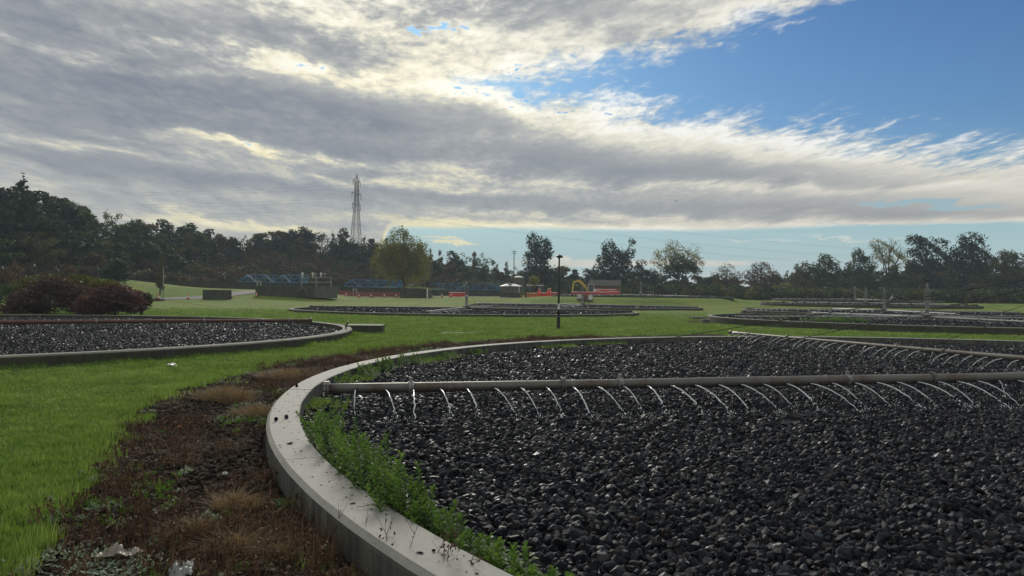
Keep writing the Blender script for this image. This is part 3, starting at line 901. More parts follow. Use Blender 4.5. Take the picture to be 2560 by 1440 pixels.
def make_distributor(key, loc, angles, L, pipe_mat, full, label, jet_prob=0.9, spacing=0.37, clamps=(14.5, 11.2, 7.1), flanges=(12.15, 5.7), thick=1.0, zt=(0.8, 1.25), col_mat=None):
    root = empty('rotary_distributor', loc)
    tag(root, label, 'rotary distributor', 'rotary distributors turning on the filter beds')
    column_parts(root, col_mat)
    rg = random.Random(key)
    for ai, deg in enumerate(angles):
        a = math.radians(deg)
        arm = link('arm', arm_mesh(L, pipe_mat, 12 if full else 8), root, (0, 0, Z_ARM), (0, 0, a))
        if key == 'near' and ai == 1: arm.scale = (1, 0.82, 0.82)
        side = 1.0          # jets leave on the trailing side
        if full:
            r = L - 0.42
            while r > 0.9:
                link('nozzle', NOZZLE, arm, (r, side * 0.082, -0.006), (0, 0, math.pi / 2 * side))
                if rg.random() < jet_prob:
                    jo = link('water_jet', JETS[rg.randrange(8)], arm, (r, side * 0.11, -0.006), (0, 0, math.pi / 2 * side + rg.gauss(0, 0.06)))
                    k = rg.uniform(*zt) * (1.0 if ai == 0 or key != 'near' else 0.62)
                    if key == 'near' and rg.random() < 0.14: k *= rg.uniform(0.15, 0.45)
                    jo.scale = (k, rg.uniform(0.7, 1.25) * thick * (1.0 if ai == 0 or key != 'near' else 0.6), 1.0)
                r -= spacing * rg.uniform(0.94, 1.06)
        else:
            mm = MB(); r = L - 0.4
            while r > 1:
                if rg.random() < jet_prob:
                    k = rg.uniform(*zt)
                    pts = [(r, side * (0.1 + k * t), -0.30 * t * t) for t in (0, .25, .5, .75, 1)]
                    mm.tube(pts, 0.016 * thick, 4)
                r -= spacing
            jj = link('water_jets', mm.mesh('water_jets', M_water), arm)
            jj['kind'] = 'stuff'
        for c in clamps:
            if c < L: link('pipe_clamp', CLAMP, arm, (c, 0, 0.05 * (1 - c / L)))
        for c in flanges:
            if c < L: link('pipe_flange', FLANGE, arm, (c, 0, 0.05 * (1 - c / L)))
        link('end_flange', FLANGE, arm, (L - 0.03, 0, 0))
        cm = MB()
        for c in clamps:
            if c < L:
                A = Vector((c * math.cos(a), c * math.sin(a), Z_ARM + 0.15)); B = Vector((0.1 * math.cos(a), 0.1 * math.sin(a), 2.66))
                mid = [A.lerp(B, t) - Vector((0, 0, 0.06 * math.sin(math.pi * t))) for t in (0, .25, .5, .75, 1)]
                rr = 0.0055 if full else 0.010
                link('stay_cable', MB().tube(mid, rr, 5).mesh('stay_cable', M_cable), root)
        b = math.radians(angles[(ai + 1) % len(angles)])
        A = Vector((clamps[0] * math.cos(a), clamps[0] * math.sin(a), Z_ARM + 0.12)); B = Vector((clamps[0] * math.cos(b), clamps[0] * math.sin(b), Z_ARM + 0.12))
        if False:
            mid = [A.lerp(B, t) - Vector((0, 0, 0.16 * math.sin(math.pi * t))) for t in np.linspace(0, 1, 9)]
            link('tie_cable', MB().tube(mid, 0.006, 5).mesh('tie_cable', M_cable), root)
    return root

make_distributor('near', (12.6, 13.9, 0.0), (192.2, 106.0, 12, 288), 15.55, M_pipe, True,
                 'nearest rotary distributor, its long grey pipes spraying jets over the big black stone bed', 0.97, 0.40, (14.35, 11.2, 7.3), (12.1, 5.7), 1.35, (0.8, 1.15))
make_distributor('left', (*BEDS['left'], 0.0), (36, 126, 216, 306), 15.1, M_pipe_rust, True,
                 'rusty red pipe distributor lying across the left-hand bed in front of the purple bush', 0.75, 0.40, (14.0, 10.2, 6.0), (12.6, 8.0), 0.7, (0.15, 0.35))
make_distributor('middle', (*BEDS['middle'], BED_Z['middle']), (172, 262, 352, 82), 15.1, M_pipe, True,
                 'distributor with dark lattice mast in the middle bed beyond the lamp post', 0.75, 0.55, (14.0, 9.5, 5.0), (), 0.9, (0.4, 0.7))
make_distributor('right', (*BEDS['right'], BED_Z['right']), (190, 100, 10, 280), 15.1, M_steel, True,
                 'distributor with the tallest looking pale mast, a crow on top, on the weedy right-hand bed', 0.9, 0.50, (14.0, 9.5, 5.0), (), 1.4, (0.7, 1.1))
make_distributor('far_a', (*BEDS['far_a'], BED_Z['far_a']), (165, 255, 345, 75), 15.1, M_steel, False,
                 'distributor with thin mast in front of the brick coloured crate and white tanks', 0.7, 0.7, (14.0, 7.0), (), 1.0, (0.5, 0.8))
make_distributor('far_b', (*BEDS['far_b'], BED_Z['far_b']), (200, 290, 20, 110), 15.1, M_steel, False,
                 'farthest distributor of the left-hand row, below the hillside railings', 0.9, 0.8, (14.0, 7.0), (), 1.6, (0.6, 0.9))
make_distributor('row_b', (*BEDS['row_b'], BED_Z['row_b']), (178, 268, 358, 88), 15.1, M_steel, False,
                 'distributor with pale mast just left of the crow topped mast', 0.9, 0.6, (14.0, 7.0), (), 1.8, (0.6, 0.9))
make_distributor('row_c', (*BEDS['row_c'], BED_Z['row_c']), (200, 290, 20, 110), 15.1, M_steel, False,
                 'distributor with short pale mast, third one back in the right-hand row', 0.9, 0.8, (14.0, 7.0), (), 1.8, (0.6, 0.9))
make_distributor('row_d', (*BEDS['row_d'], BED_Z['row_d']), (170, 260, 350, 80), 15.1, M_steel, False,
                 'most distant distributor mast on the right, faint against the misty trees', 0.9, 1.0, (14.0, 7.0), (), 1.8, (0.6, 0.9))

# ------------------------------------------------------------------ air
def build_haze():
    m = bpy.data.materials.new('thin_morning_haze'); m.use_nodes = True; m.node_tree.nodes.clear()
    N = Nodes(m.node_tree); out = N.n('ShaderNodeOutputMaterial'); pv = N.n('ShaderNodeVolumePrincipled')
    pv.inputs['Color'].default_value = (0.74, 0.88, 1.0, 1); pv.inputs['Density'].default_value = 0.00048; pv.inputs['Anisotropy'].default_value = 0.0
    N.link(pv.outputs[0], out.inputs['Volume'])
    mb = MB().box(0, 0, 33.5, 3100, 3100, 73); o = mb.build('haze', m); o['kind'] = 'stuff'
    o['label'] = 'thin bluish morning haze over the whole works'
    o.display_type = 'WIRE'
build_haze()

# ------------------------------------------------------------------ placing by bearing and distance
def put(px, Y, dz=0.0):
    x = at_depth(px, 740, Y).x
    return Vector((x, Y, gzf(x, Y) + dz))
def thing(name, label, cat, loc, rz=0.0, group=None):
    return tag(empty(name, loc, rz), label, cat, group)

# ---- road at the far left
def build_road():
    mr = material('worn_asphalt', lambda N: (lambda p: principled(N, N.mix(N.noise(p, 3.0, 5, 0.6), (0.06, 0.058, 0.056), (0.10, 0.095, 0.09)), 0.8, 0.3, 0, bump(N, N.noise(p, 40.0, 3), 0.4, 0.01)))(position(N)))
    pts = [(-300, 760, 96), (-120, 760, 97), (60, 760, 99), (250, 758, 103), (400, 756, 107), (520, 752, 113), (620, 748, 121), (840, 742, 134), (1080, 740, 140), (1260, 742, 144), (1420, 742, 150)]
    P = [put(p[0], p[2]) for p in pts]
    fine = []
    for i in range(len(P) - 1):
        for t in np.linspace(0, 1, 10, endpoint=False): fine.append(P[i].lerp(P[i + 1], t))
    fine.append(P[-1])
    v = []; f = []
    for i, p in enumerate(fine):
        d = (fine[min(i + 1, len(fine) - 1)] - fine[max(i - 1, 0)]); nrm = Vector((-d.y, d.x, 0)).normalized()
        for k in np.linspace(-1.7, 1.7, 5):
            q = p + nrm * k; v.append((q.x, q.y, gzf(q.x, q.y) + 0.05))
    for i in range(len(fine) - 1):
        for k in range(4): f.append((i * 5 + k, i * 5 + k + 1, (i + 1) * 5 + k + 1, (i + 1) * 5 + k))
    me = bpy.data.meshes.new('road'); me.from_pydata(v, [], f); me.materials.append(mr)
    o = link('road', me); tag(o, 'narrow grey service road crossing behind the bushes and the tanks', None, None, 'structure')
build_road()

# ---- lamp posts
def lamp_post(loc, H, label, mat=M_black, band=True, head='cap'):
    t = thing('lamp_post', label, 'lamp post', loc)
    m = MB(); m.lathe([(0.10, 0), (0.10, 0.04), (0.085, 0.05), (0.085, 0.58), (0.09, 0.60), (0.06, 0.66)], 16); m.build('post_base', mat, t)
    m = MB(); m.lathe([(0.052, 0.62), (0.048, 2.0), (0.042, H - 0.18)], 12); m.build('post', mat, t, True)
    if band: MB().lathe([(0.056, 0.98), (0.056, 1.26)], 14).build('white_band', M_white, t)
    m = MB()
    if head == 'cap':
        m.lathe([(0.05, H - 0.20), (0.06, H - 0.17), (0.06, H - 0.12), (0.17, H - 0.11), (0.18, H - 0.08), (0.08, H - 0.03), (0.03, H - 0.02), (0.03, H)], 18)
        m.box(0.03, 0, H - 0.145, 0.30, 0.10, 0.05)
    else:
        m.box(0.25, 0, H - 0.05, 0.6, 0.16, 0.09)
    m.build('lamp_head', mat, t)
    return t
p = at(1396, 824, 0.0)
lamp_post((p.x, p.y, gzf(p.x, p.y)), 188 / F_PX * p.y, 'black lamp post with white band standing on the lawn behind the near stone bed')
lamp_post(put(408, 106), 4.6, 'thin grey lamp post at the roadside right of the purple bush', M_steel, False, 'arm')

# ---- concrete bits round the beds
def block(name, label, cat, corner_px, depth, w, d, h, mat, dz=0.0, rz=0.0):
    p = put(corner_px, depth)
    o = MB().box(0, 0, h / 2 - 0.1, w, d, h + 0.2, 0, 0.99).build(name, mat); o.location = (p.x, p.y, p.z + dz); o.rotation_euler[2] = rz
    bv = o.modifiers.new('bevel', 'BEVEL'); bv.width = 0.02; bv.segments = 2
    return tag(o, label, cat)
block('concrete_chamber', 'low mossy concrete chamber butted against the rim end of the left filter bed', 'chamber', 914, 33.0, 1.6, 1.5, 0.36, M_bedwall, 0, 0.1)
block('concrete_slab', 'flat grey manhole slab set in the lawn between near bed and middle bed', 'manhole', 1150, 33.0, 1.7, 1.0, 0.02, M_oldconc)
block('concrete_slab', 'low slab on the grass left of the weedy bed rim', 'slab', 1746, 66.0, 1.3, 1.2, 0.22, M_oldconc)
block('concrete_slab', 'small distant slab on the lawn between both rows of beds', 'slab', 1876, 105.0, 1.1, 1.0, 0.22, M_oldconc)
block('concrete_slab', 'farthest small slab on the misty grass', 'slab', 1932, 135.0, 1.6, 1.0, 0.2, M_oldconc)
block('concrete_post', 'square pale inlet block at the left tip of the weedy bed rim', 'inlet block', 1764, 53.5, 0.55, 0.7, 0.42, M_greyconc)
block('valve_post', 'short black valve post in the grass behind the weedy bed', 'valve post', 1843, 72.0, 0.18, 0.18, 0.45, M_black)
p = put(1874, 74.0)
t = thing('valve_chamber', 'dark chamber with lid behind the weedy bed tip, right of the valve post', 'chamber', p)
MB().box(0, 0, 0.2, 1.5, 0.9, 0.5).build('chamber_body', M_oldconc, t); MB().box(-0.5, 0, 0.52, 0.22, 0.3, 0.16).build('valve_box', M_black, t)
p = put(865, 30.0)
tag(MB().tube([(0, 0, 0), (0.03, 0, 0.25), (0.09, 0, 0.42)], 0.030, 8).build('bent_rod', M_black, None, False, (p.x, p.y, 0.12)), 'short bent black rod sticking up by the left bed rim', 'rod')

# ---- traffic cones
def cone_parts(t):
    MB().box(0, 0, 0.025, 0.42, 0.42, 0.05).build('cone_base', M_rubber, t)
    MB().lathe([(0.17, 0.05), (0.13, 0.27)], 12).build('cone_skirt', M_red, t)
    MB().lathe([(0.132, 0.27), (0.088, 0.52)], 12).build('reflective_sleeve', M_white, t)
    MB().lathe([(0.088, 0.52), (0.03, 0.82), (0.02, 0.84)], 12).build('cone_tip', M_red, t)
cone0 = thing('traffic_cone', 'x', 'traffic cone', (0, 0, 0), 0, 'traffic cones along the service road'); cone_parts(cone0)
_cl = [(396, 105, 'red and white traffic cone at the foot of the thin roadside lamp post'), (470, 108, 'traffic cone on the road edge left of the square concrete block'),
       (579, 113, 'traffic cone just right of the square concrete block'), (641, 116, 'traffic cone at the left end of the long valve chamber'),
       (865, 133, 'leftmost cone of the row before the faded red barriers'), (897, 134, 'second cone from the left before the faded red barriers'),
       (928, 135, 'middle cone before the faded red barriers'), (961, 136, 'fourth cone from the left before the faded red barriers'),
       (990, 137, 'rightmost cone before the faded red barriers, next to the second chamber'), (1079, 139, 'cone directly right of the second chamber'),
       (1105, 140, 'cone midway between second chamber and bright red barriers'), (1128, 141, 'cone touching the left end of the bright red barriers')]
for i, (px, Y, lb) in enumerate(_cl):
    c = cone0 if i == 0 else copy_tree(cone0)
    c.location = put(px, Y, 0.05); c['label'] = lb; c.rotation_euler[2] = i * 0.7; c.scale = (0.95,) * 3

# ---- settling tanks with blue bridges
def tank(px, Y, R, ztop, label):
    p = put(px, Y); zb = gzf(p.x, Y - R) - 0.6
    t = thing('settling_tank', label, 'tank', (p.x, Y, zb))
    H = ztop - zb
    n = 40; seg = 20
    for s in range(seg):   # ring panels
        m = MB(); v = []; f = []
        for i in range(3):
            a = 2 * math.pi * (s + i / 2 * 0.985) / seg
            for (r, z) in ((R - 0.3, 0), (R - 0.3, H), (R + 0.06, H), (R + 0.06, H - 0.16), (R, H - 0.2), (R, 0)): v.append((r * math.cos(a), r * math.sin(a), z))
        for i in range(2):
            for j in range(6): f.append((i * 6 + j, i * 6 + (j + 1) % 6, (i + 1) * 6 + (j + 1) % 6, (i + 1) * 6 + j))
        f.append((0, 1, 2, 3, 4, 5)); f.append((17, 16, 15, 14, 13, 12))
        m.add(v, f)
        me = m.mesh('wall_panel', M_oldconc); bm = bmesh.new(); bm.from_mesh(me); bmesh.ops.recalc_face_normals(bm, faces=bm.faces); bm.to_mesh(me); bm.free()
        link('wall_panel', me, t)
    mw = material('tank_water', lambda N: principled(N, (0.03, 0.035, 0.03), 0.08, 0.5, 0, bump(N, N.noise(position(N), 3.0, 3), 0.1, 0.02)))
    MB().lathe([(R - 0.31, H - 0.5), (R - 0.31, H - 0.45)], 40).build('tank_water', mw, t)
    return t
def blue_bridge(p0, L, h, rz, label, w=1.1, taper=True):
    t = thing('scraper_bridge', label, 'bridge', p0, rz, 'blue lattice scraper bridges on the settling tanks')
    nb = max(6, round(L / 1.75))
    xs = [L * i / nb for i in range(nb + 1)]
    for s in (-1, 1):
        y = s * w / 2
        m = MB(); m.bar((0, y, 0.06), (L, y, 0.06), 0.14, 0.14); m.build('bottom_chord', M_blue, t)
        x0 = xs[1] if taper else 0
        m = MB(); m.bar((x0, y, h), (L, y, h), 0.12, 0.12)
        if taper: m.bar((0, y, 0.1), (x0, y, h), 0.12, 0.12)
        m.build('top_chord', M_blue, t)
        for i in range(1, nb + 1): MB().bar((xs[i], y, 0.06), (xs[i], y, h), 0.10, 0.10).build('upright', M_blue, t)
        for i in range(1, nb):
            a, b = ((xs[i], y, h), (xs[i + 1], y, 0.06)) if i % 2 else ((xs[i], y, 0.06), (xs[i + 1], y, h))
            MB().bar(a, b, 0.09, 0.09).build('diagonal', M_blue, t)
        MB().bar((x0, y, h * 0.55), (L, y, h * 0.55), 0.05, 0.05).build('hand_rail', M_blue, t)
    MB().box(L / 2, 0, 0.15, L, w - 0.1, 0.05).build('deck', M_blue, t)
    MB().box(L - 0.5, 0, 0.55, 1.0, w - 0.2, 0.7).build('drive_box', M_blue, t)
    m = MB()
    for y in (-w / 2, w / 2): m.tube([(L - 0.4, y - 0.06, -0.06), (L - 0.4, y + 0.06, -0.06)], 0.17, 12)
    m.build('wheels', M_rubber, t)
    return t
tank(640, 150, 17, 3.25, 'large round tank with dark stained wall behind the square concrete block')
tank(868, 165, 16, 2.75, 'round settling tank behind the faded red barriers')
tank(1110, 188, 15, 2.55, 'farthest settling tank, left of the white roofed kiosk')
q = at_depth(606, 711, 150)
blue_bridge((q.x, 148, 3.38), 13.7, 1.55, -0.03, 'blue lattice bridge over the leftmost tank, the largest one')
q = at_depth(858, 719, 163)
blue_bridge((q.x, 163, 2.90), 12.6, 1.5, -0.06, 'blue lattice bridge in the middle, left of the yellow leaved tree')
q = at_depth(1076, 727, 186)
blue_bridge((q.x, 186, 2.70), 17.0, 1.45, -0.05, 'faint blue lattice bridge left of the white roofed kiosk', 1.1, False)

# ---- white legged stands beside the tanks
def stand(px, Y, h, label):
    p = put(px, Y); t = thing('sampler_stand', label, 'stand', p)
    for s in (-0.3, 0.3): MB().bar((s, 0, 0), (s, 0, h), 0.10).build('leg', M_white, t)
    MB().box(0, 0, h + 0.12, 0.9, 0.5, 0.26).build('instrument_box', M_steel, t)
stand(647, 131, 1.3, 'pale two legged instrument stand against the leftmost tank wall')
stand(887, 146, 1.2, 'pale two legged instrument stand against the middle tank wall')

# ---- concrete chambers
block('concrete_block', 'square dark concrete block standing alone on the lawn beside the road', 'concrete block', 543, 110.0, 3.2, 2.6, 1.42, M_oldconc)
def long_chamber():
    p = put(742, 119); L = 12.1; x0 = -L / 2
    t = thing('valve_chamber', 'long stained concrete valve chamber with steel handwheel posts on its right end', 'chamber', p)
    MB().box(x0 + 3.3, 0, 0.72, 6.6, 2.6, 1.74).build('low_wall', M_oldconc, t)
    MB().box(x0 + 3.3, 0, 1.63, 6.6, 2.66, 0.07).build('wall_coping', M_greyconc, t)
    MB().box(x0 + 7.9, 0, 0.72, 2.5, 2.8, 1.74).build('inlet_block', M_oldconc, t)
    MB().box(x0 + 10.65, -0.1, 0.75, 2.9, 3.0, 1.82).build('outlet_block', M_greyconc, t)
    m = MB()
    for s in (-1, 1): m.tube([(x0 + 7.35 + s * 0.75, -1.55, 0), (x0 + 7.35 + s * 0.6, -1.55, 0.8), (x0 + 7.35 + s * 0.08, -1.55, 1.45)], 0.10, 8)
    m.tube([(x0 + 7.35, -1.55, 1.4), (x0 + 7.35, -1.55, 1.75)], 0.09, 8)
    m.build('forked_pipe', M_greyconc, t)
    MB().box(x0 + 8.6, 0.3, 2.25, 3.6, 1.2, 0.12).build('platform', M_steel, t)
    for i, x in enumerate((6.9, 8.1, 9.2, 10.4, 11.5)):
        MB().bar((x0 + x, -0.5, 1.6), (x0 + x, -0.5, 3.0), 0.12).build('frame_post', M_oldconc if i % 2 else M_steel, t)
    MB().bar((x0 + 6.9, -0.5, 3.0), (x0 + 11.5, -0.5, 3.0), 0.10).build('frame_beam', M_steel, t)
    MB().bar((x0 + 6.9, -0.5, 2.3), (x0 + 11.5, -0.5, 2.3), 0.10).build('frame_beam', M_steel, t)
    for x in (7.0, 8.6, 9.0, 9.9, 10.5):
        h = MB(); h.tube([(x0 + x, -0.4, 3.0), (x0 + x, -0.4, 3.75)], 0.075, 8); h.tube([(x0 + x, -0.42, 3.6), (x0 + x, -0.38, 3.6)], 0.20, 10)
        h.build('valve_spindle', M_white if x in (7.0, 8.6, 9.9) else M_steel, t)
long_chamber()
def second_chamber():
    p = put(1040, 136)
    t = thing('valve_chamber', 'square dark stained chamber with railings under the yellow leaved tree', 'chamber', p)
    MB().box(-0.4, 0, 0.75, 4.4, 3, 1.8).build('chamber_body', M_oldconc, t)
    MB().box(2.25, 0, 0.7, 0.9, 2.4, 1.6).build('side_block', M_greyconc, t)
    for x in (-2.2, -1.2, -0.2, 0.8, 1.7): MB().bar((x, -1.3, 1.6), (x, -1.3, 2.7), 0.06).build('railing_post', M_steel, t)
    for z in (2.15, 2.65): MB().bar((-2.2, -1.3, z), (1.7, -1.3, z), 0.05).build('rail', M_steel, t)
    MB().tube([(2.15, -1.3, 0), (2.15, -1.3, 1.7)], 0.13, 8).build('white_pipe', M_white, t)
    MB().tube([(-1.0, -0.4, 1.6), (-1.0, -0.4, 2.3), (-0.4, -0.4, 2.3)], 0.12, 8).build('valve_pipe', M_steel, t)
second_chamber()

# ---- plastic barriers
def barrier_proto(faded):
    mat = painted('faded_red_mesh', (0.34, 0.085, 0.07), 0.6, 0, 0.5, (0.25, 0.14, 0.11), 1.0) if faded else M_red
    t = thing('plastic_barrier', 'x', 'barrier', (0, 0, -50))
    for z in (0.22, 0.52, 0.82): MB().box(0, 0, z, 1.95, 0.06, 0.16).build('panel_bar', mat, t)
    for x in (-0.97, -0.5, 0, 0.5, 0.97): MB().box(x, 0, 0.5, 0.08, 0.05, 0.98).build('panel_upright', mat, t)
    for x in (-0.75, 0.75): MB().box(x, 0, 0.05, 0.12, 0.55, 0.10).build('foot', M_rubber, t)
    if not faded: MB().box(0, -0.035, 0.9, 1.7, 0.012, 0.14).build('reflective_strip', M_white, t)
    return t
ORD = ['leftmost ', 'second ', 'third ', 'fourth ', 'fifth ', 'sixth ', 'seventh ', 'eighth ']   # counted from the left
bp, bf = barrier_proto(False), barrier_proto(True)
used = {id(bp): False, id(bf): False}
def barrier(proto, px, Y, rz, label, group, dz=0.0):
    o = copy_tree(proto) if used[id(proto)] else proto
    used[id(proto)] = True
    o.location = put(px, Y, dz); o.rotation_euler[2] = rz; o['label'] = label; o['group'] = group
for i in range(8):
    barrier(bf, 860 + i * 28, 138 + i * 0.4, 0.02 * (i % 3 - 1), ORD[i] + 'faded red mesh barrier in the long row below the middle blue bridge', 'faded red barriers')
for i in range(7):
    barrier(bp, 1329 + i * 9, 152 + (i % 3) * 1.6 - 1.5, (0.35, -0.4, 0.1)[i % 3], ORD[i] + 'bright red plastic barrier in front of the orange clad workers', 'red barriers round the workers')
for i in range(3):
    barrier(bp, 1134 + i * 10, 146 + i * 0.8, 0.3, ORD[i] + 'bright red plastic barrier behind the farthest row of cones, below the blue bridges', 'red barriers under the faint blue bridge')
for i in range(7):
    barrier(bp, 1440 + i * 10, 146 + (i % 2) * 1.2, (0.15, -0.2)[i % 2], ORD[i] + 'bright red plastic barrier around the yellow excavator', 'red barriers round the excavator')
for i in range(6):
    barrier(bp, 1507 + i * 6, 142 + i * 1.1, 0.5 - 0.15 * i, ORD[i] + 'bright red plastic barrier in the leaning pile before the brick hut', 'red barriers by the hut', 0.03 * i)
for i in range(4):
    barrier(bp, 1503 + i * 9, 149 + i * 0.9, -0.5 + 0.2 * i, ORD[i] + 'bright red plastic barrier standing upright against the brick hut', 'red barriers at the hut wall', 0.55)

# yellow pedestrian barriers
for i in range(5):
    p = put(1306 + i * 8, 147 + (i % 2) * 0.7)
    t = thing('fence_panel', ORD[i] + 'yellow pedestrian fence panel beside the white roofed kiosk', 'fence panel', p, 0.1 * i, 'yellow fence panels')
    for x in (-0.3, 0.3): MB().bar((x, 0, 0), (x, 0, 1.0), 0.05).build('post', M_yellow, t)
    for z in (0.15, 0.55, 0.97): MB().bar((-0.3, 0, z), (0.3, 0, z), 0.05).build('rail', M_yellow, t)

# ---- kiosk and silo
def kiosk():
    p = put(1277, 152); t = thing('kiosk', 'pale grey kiosk with bright white hipped roof on a dark plinth', 'kiosk', p, 0.25)
    MB().box(0, 0, 0.45, 3.9, 3.0, 1.1).build('plinth', M_oldconc, t)
    for i in range(6): MB().box(-1.5 + i * 0.6, -1.38, 1.62, 0.585, 0.06, 1.35).build('wall_panel', M_greyconc, t)
    MB().box(0, 0.03, 1.62, 3.6, 2.7, 1.35).build('wall', M_greyconc, t)
    m = MB(); m.add([(-2.0, -1.6, 2.3), (2.0, -1.6, 2.3), (2.0, 1.6, 2.3), (-2.0, 1.6, 2.3), (-0.9, 0, 2.78), (0.9, 0, 2.78)], [(0, 1, 5, 4), (1, 2, 5), (2, 3, 4, 5), (3, 0, 4), (3, 2, 1, 0)])
    m.build('roof', M_white, t); MB().box(-0.4, -0.9, 2.62, 0.6, 0.35, 0.18).build('roof_vent', M_black, t)
    MB().bar((1.3, -1.5, 1.0), (1.3, -1.5, 2.3), 0.12).build('corner_post', M_white, t)
kiosk()
p = put(1297, 160)
t = thing('silo', 'grey vertical storage silo with a pale domed top behind the kiosk', 'silo', p)
for i in range(4): MB().bar((0.75 * math.cos(i * 1.571 + .78), 0.75 * math.sin(i * 1.571 + .78), 0), (0.75 * math.cos(i * 1.571 + .78), 0.75 * math.sin(i * 1.571 + .78), 1.9), 0.14).build('leg', M_steel, t)
MB().lathe([(1.0, 1.8), (1.0, 4.15)], 12).build('shell', M_greyconc, t); MB().lathe([(1.05, 4.15), (0.9, 4.3), (0.5, 4.42), (0.05, 4.5)], 12).build('domed_top', M_white, t)

# ---- dark machines behind the workers
def site_vehicle(px, Y, rz, label):
    p = put(px, Y); t = thing('site_vehicle', label, 'tractor', p, rz)
    MB().box(0.7, 0, 0.95, 1.9, 0.9, 0.75).build('bonnet', M_black, t); MB().box(-0.55, 0, 0.95, 1.1, 1.3, 0.6).build('chassis', M_black, t)
    MB().box(-0.55, 0, 1.85, 1.15, 1.2, 1.15, 0, 0.9).build('cab', M_glass, t)
    for x in (-1.1, 0.0):
        for y in (-.58, .58): MB().bar((x, y, 1.2), (x, y * 0.92, 2.45), 0.07).build('cab_pillar', M_black, t)
    MB().box(-0.55, 0, 2.5, 1.35, 1.35, 0.16).build('cab_roof', M_white, t)
    for x, r in ((-0.7, 0.75), (1.2, 0.5)):
        for y in (-.75, .75):
            w = MB().tube([(x, y - 0.18, r), (x, y + 0.18, r)], r, 18).build('wheel', M_rubber, t); MB().tube([(x, y - 0.2, r), (x, y + 0.2, r)], r * 0.5, 12).build('rim', M_yellow, w)
    MB().tube([(0.9, 0.3, 1.3), (0.9, 0.3, 2.1)], 0.05, 6).build('exhaust', M_black, t)
site_vehicle(1325, 157, 1.4, 'dark tractor with pale cab roof nearest the silo')
site_vehicle(1346, 158, 1.9, 'dark tractor with pale cab roof directly behind the workers')

# ---- excavator
def excavator():
    p = put(1482, 151); t = thing('excavator', 'small tracked excavator with a yellow folded arm reaching left behind red barriers', 'excavator', p, math.pi)
    for y in (-0.85, 0.85):
        m = MB(); prof = [(-1.15, 0.05), (1.15, 0.05), (1.45, 0.3), (1.2, 0.6), (-1.2, 0.6), (-1.45, 0.3)]
        v = [(x, y - 0.2, z) for x, z in prof] + [(x, y + 0.2, z) for x, z in prof]
        m.add(v, [(0, 1, 2, 3, 4, 5), (11, 10, 9, 8, 7, 6)] + [(i, i + 6, (i + 1) % 6 + 6, (i + 1) % 6) for i in range(6)]); m.build('track', M_rubber, t)
    MB().box(0, 0, 0.62, 1.5, 1.4, 0.3).build('undercarriage', M_black, t)
    MB().box(-0.75, 0, 1.15, 1.6, 1.8, 0.75, 0, 0.95).build('engine_house', M_white, t)
    MB().box(-1.5, 0, 1.05, 0.35, 1.8, 0.65).build('counterweight', M_greyconc, t)
    c = MB().box(0.45, 0.42, 1.65, 1.1, 0.9, 1.45, 0, 0.92).build('cab', M_glass, t)
    for x in (-0.1, 1.0):
        for y in (0.0, 0.84): MB().bar((x, y, 0.95), (x * 0.95, y, 2.4), 0.07).build('cab_frame', M_white, c)
    MB().box(0.45, 0.42, 2.42, 1.1, 0.95, 0.08).build('cab_roof', M_white, c)
    b = MB(); pts = [(0.9, -0.2, 0.95), (1.6, -0.2, 2.1), (2.6, -0.2, 3.05), (3.1, -0.2, 2.95)]
    for i in range(3): b.bar(pts[i], pts[i + 1], 0.24, (0.42, 0.46, 0.32)[i])
    b.build('boom', M_yellow, t)
    b = MB(); b.bar((2.9, -0.2, 3.15), (3.9, -0.2, 2.7), 0.22, 0.34); b.bar((3.8, -0.2, 2.95), (4.05, -0.2, 0.8), 0.20, 0.30); b.build('dipper_arm', M_yellow, t)
    b = MB(); b.tube([(1.4, -0.38, 1.2), (2.2, -0.38, 2.5)], 0.06, 8); b.tube([(2.4, -0.2, 3.25), (3.3, -0.2, 3.2)], 0.06, 8); b.build('ram', M_steel, t)
    m = MB(); prof = [(3.8, 0.9), (4.25, 0.75), (4.2, 0.25), (3.8, 0.05), (3.55, 0.35)]
    v = [(x, -0.5, z) for x, z in prof] + [(x, 0.1, z) for x, z in prof]
    m.add(v, [(0, 1, 2, 3, 4), (9, 8, 7, 6, 5)] + [(i, i + 5, (i + 1) % 5 + 5, (i + 1) % 5) for i in range(5)]); m.build('bucket', M_black, t)
excavator()

# ---- brick hut
def hut():
    p = put(1512, 164); t = thing('brick_hut', 'low brown brick hut with dark pitched roof behind the excavator', 'hut', p, -0.12)
    W, D, H = 6.4, 3.6, 1.9
    MB().box(0, 0, H / 2, W, D, H).build('wall', M_brick, t)
    g = MB()
    for x in (-W / 2 + 0.02, W / 2 - 0.02): g.add([(x, -D / 2, H), (x, D / 2, H), (x, 0, H + 1.05)], [(0, 1, 2), (2, 1, 0)])
    g.build('gable', M_brick, t)
    mr = painted('dark_roof_tile', (0.10, 0.095, 0.09), 0.8, 0, 0.5, (0.06, 0.07, 0.04), 1.0)
    for s in (-1, 1):
        m = MB(); a = [(-W / 2 - 0.2, s * (D / 2 + 0.25), H - 0.12), (W / 2 + 0.2, s * (D / 2 + 0.25), H - 0.12), (W / 2 + 0.2, 0, H + 1.12), (-W / 2 - 0.2, 0, H + 1.12)]
        m.add(a + [(x, y, z + 0.09) for x, y, z in a], [(0, 1, 2, 3), (7, 6, 5, 4), (0, 4, 5, 1), (1, 5, 6, 2), (2, 6, 7, 3), (3, 7, 4, 0)]); m.build('roof_slope', mr, t)
    MB().box(0, -D / 2 - 0.03, H - 0.06, W + 0.2, 0.06, 0.16).build('fascia', M_greyconc, t)
    MB().box(1.6, -D / 2 - 0.02, 0.95, 0.9, 0.05, 1.85).build('door', painted('door_paint', (0.10, 0.06, 0.05)), t)
hut()

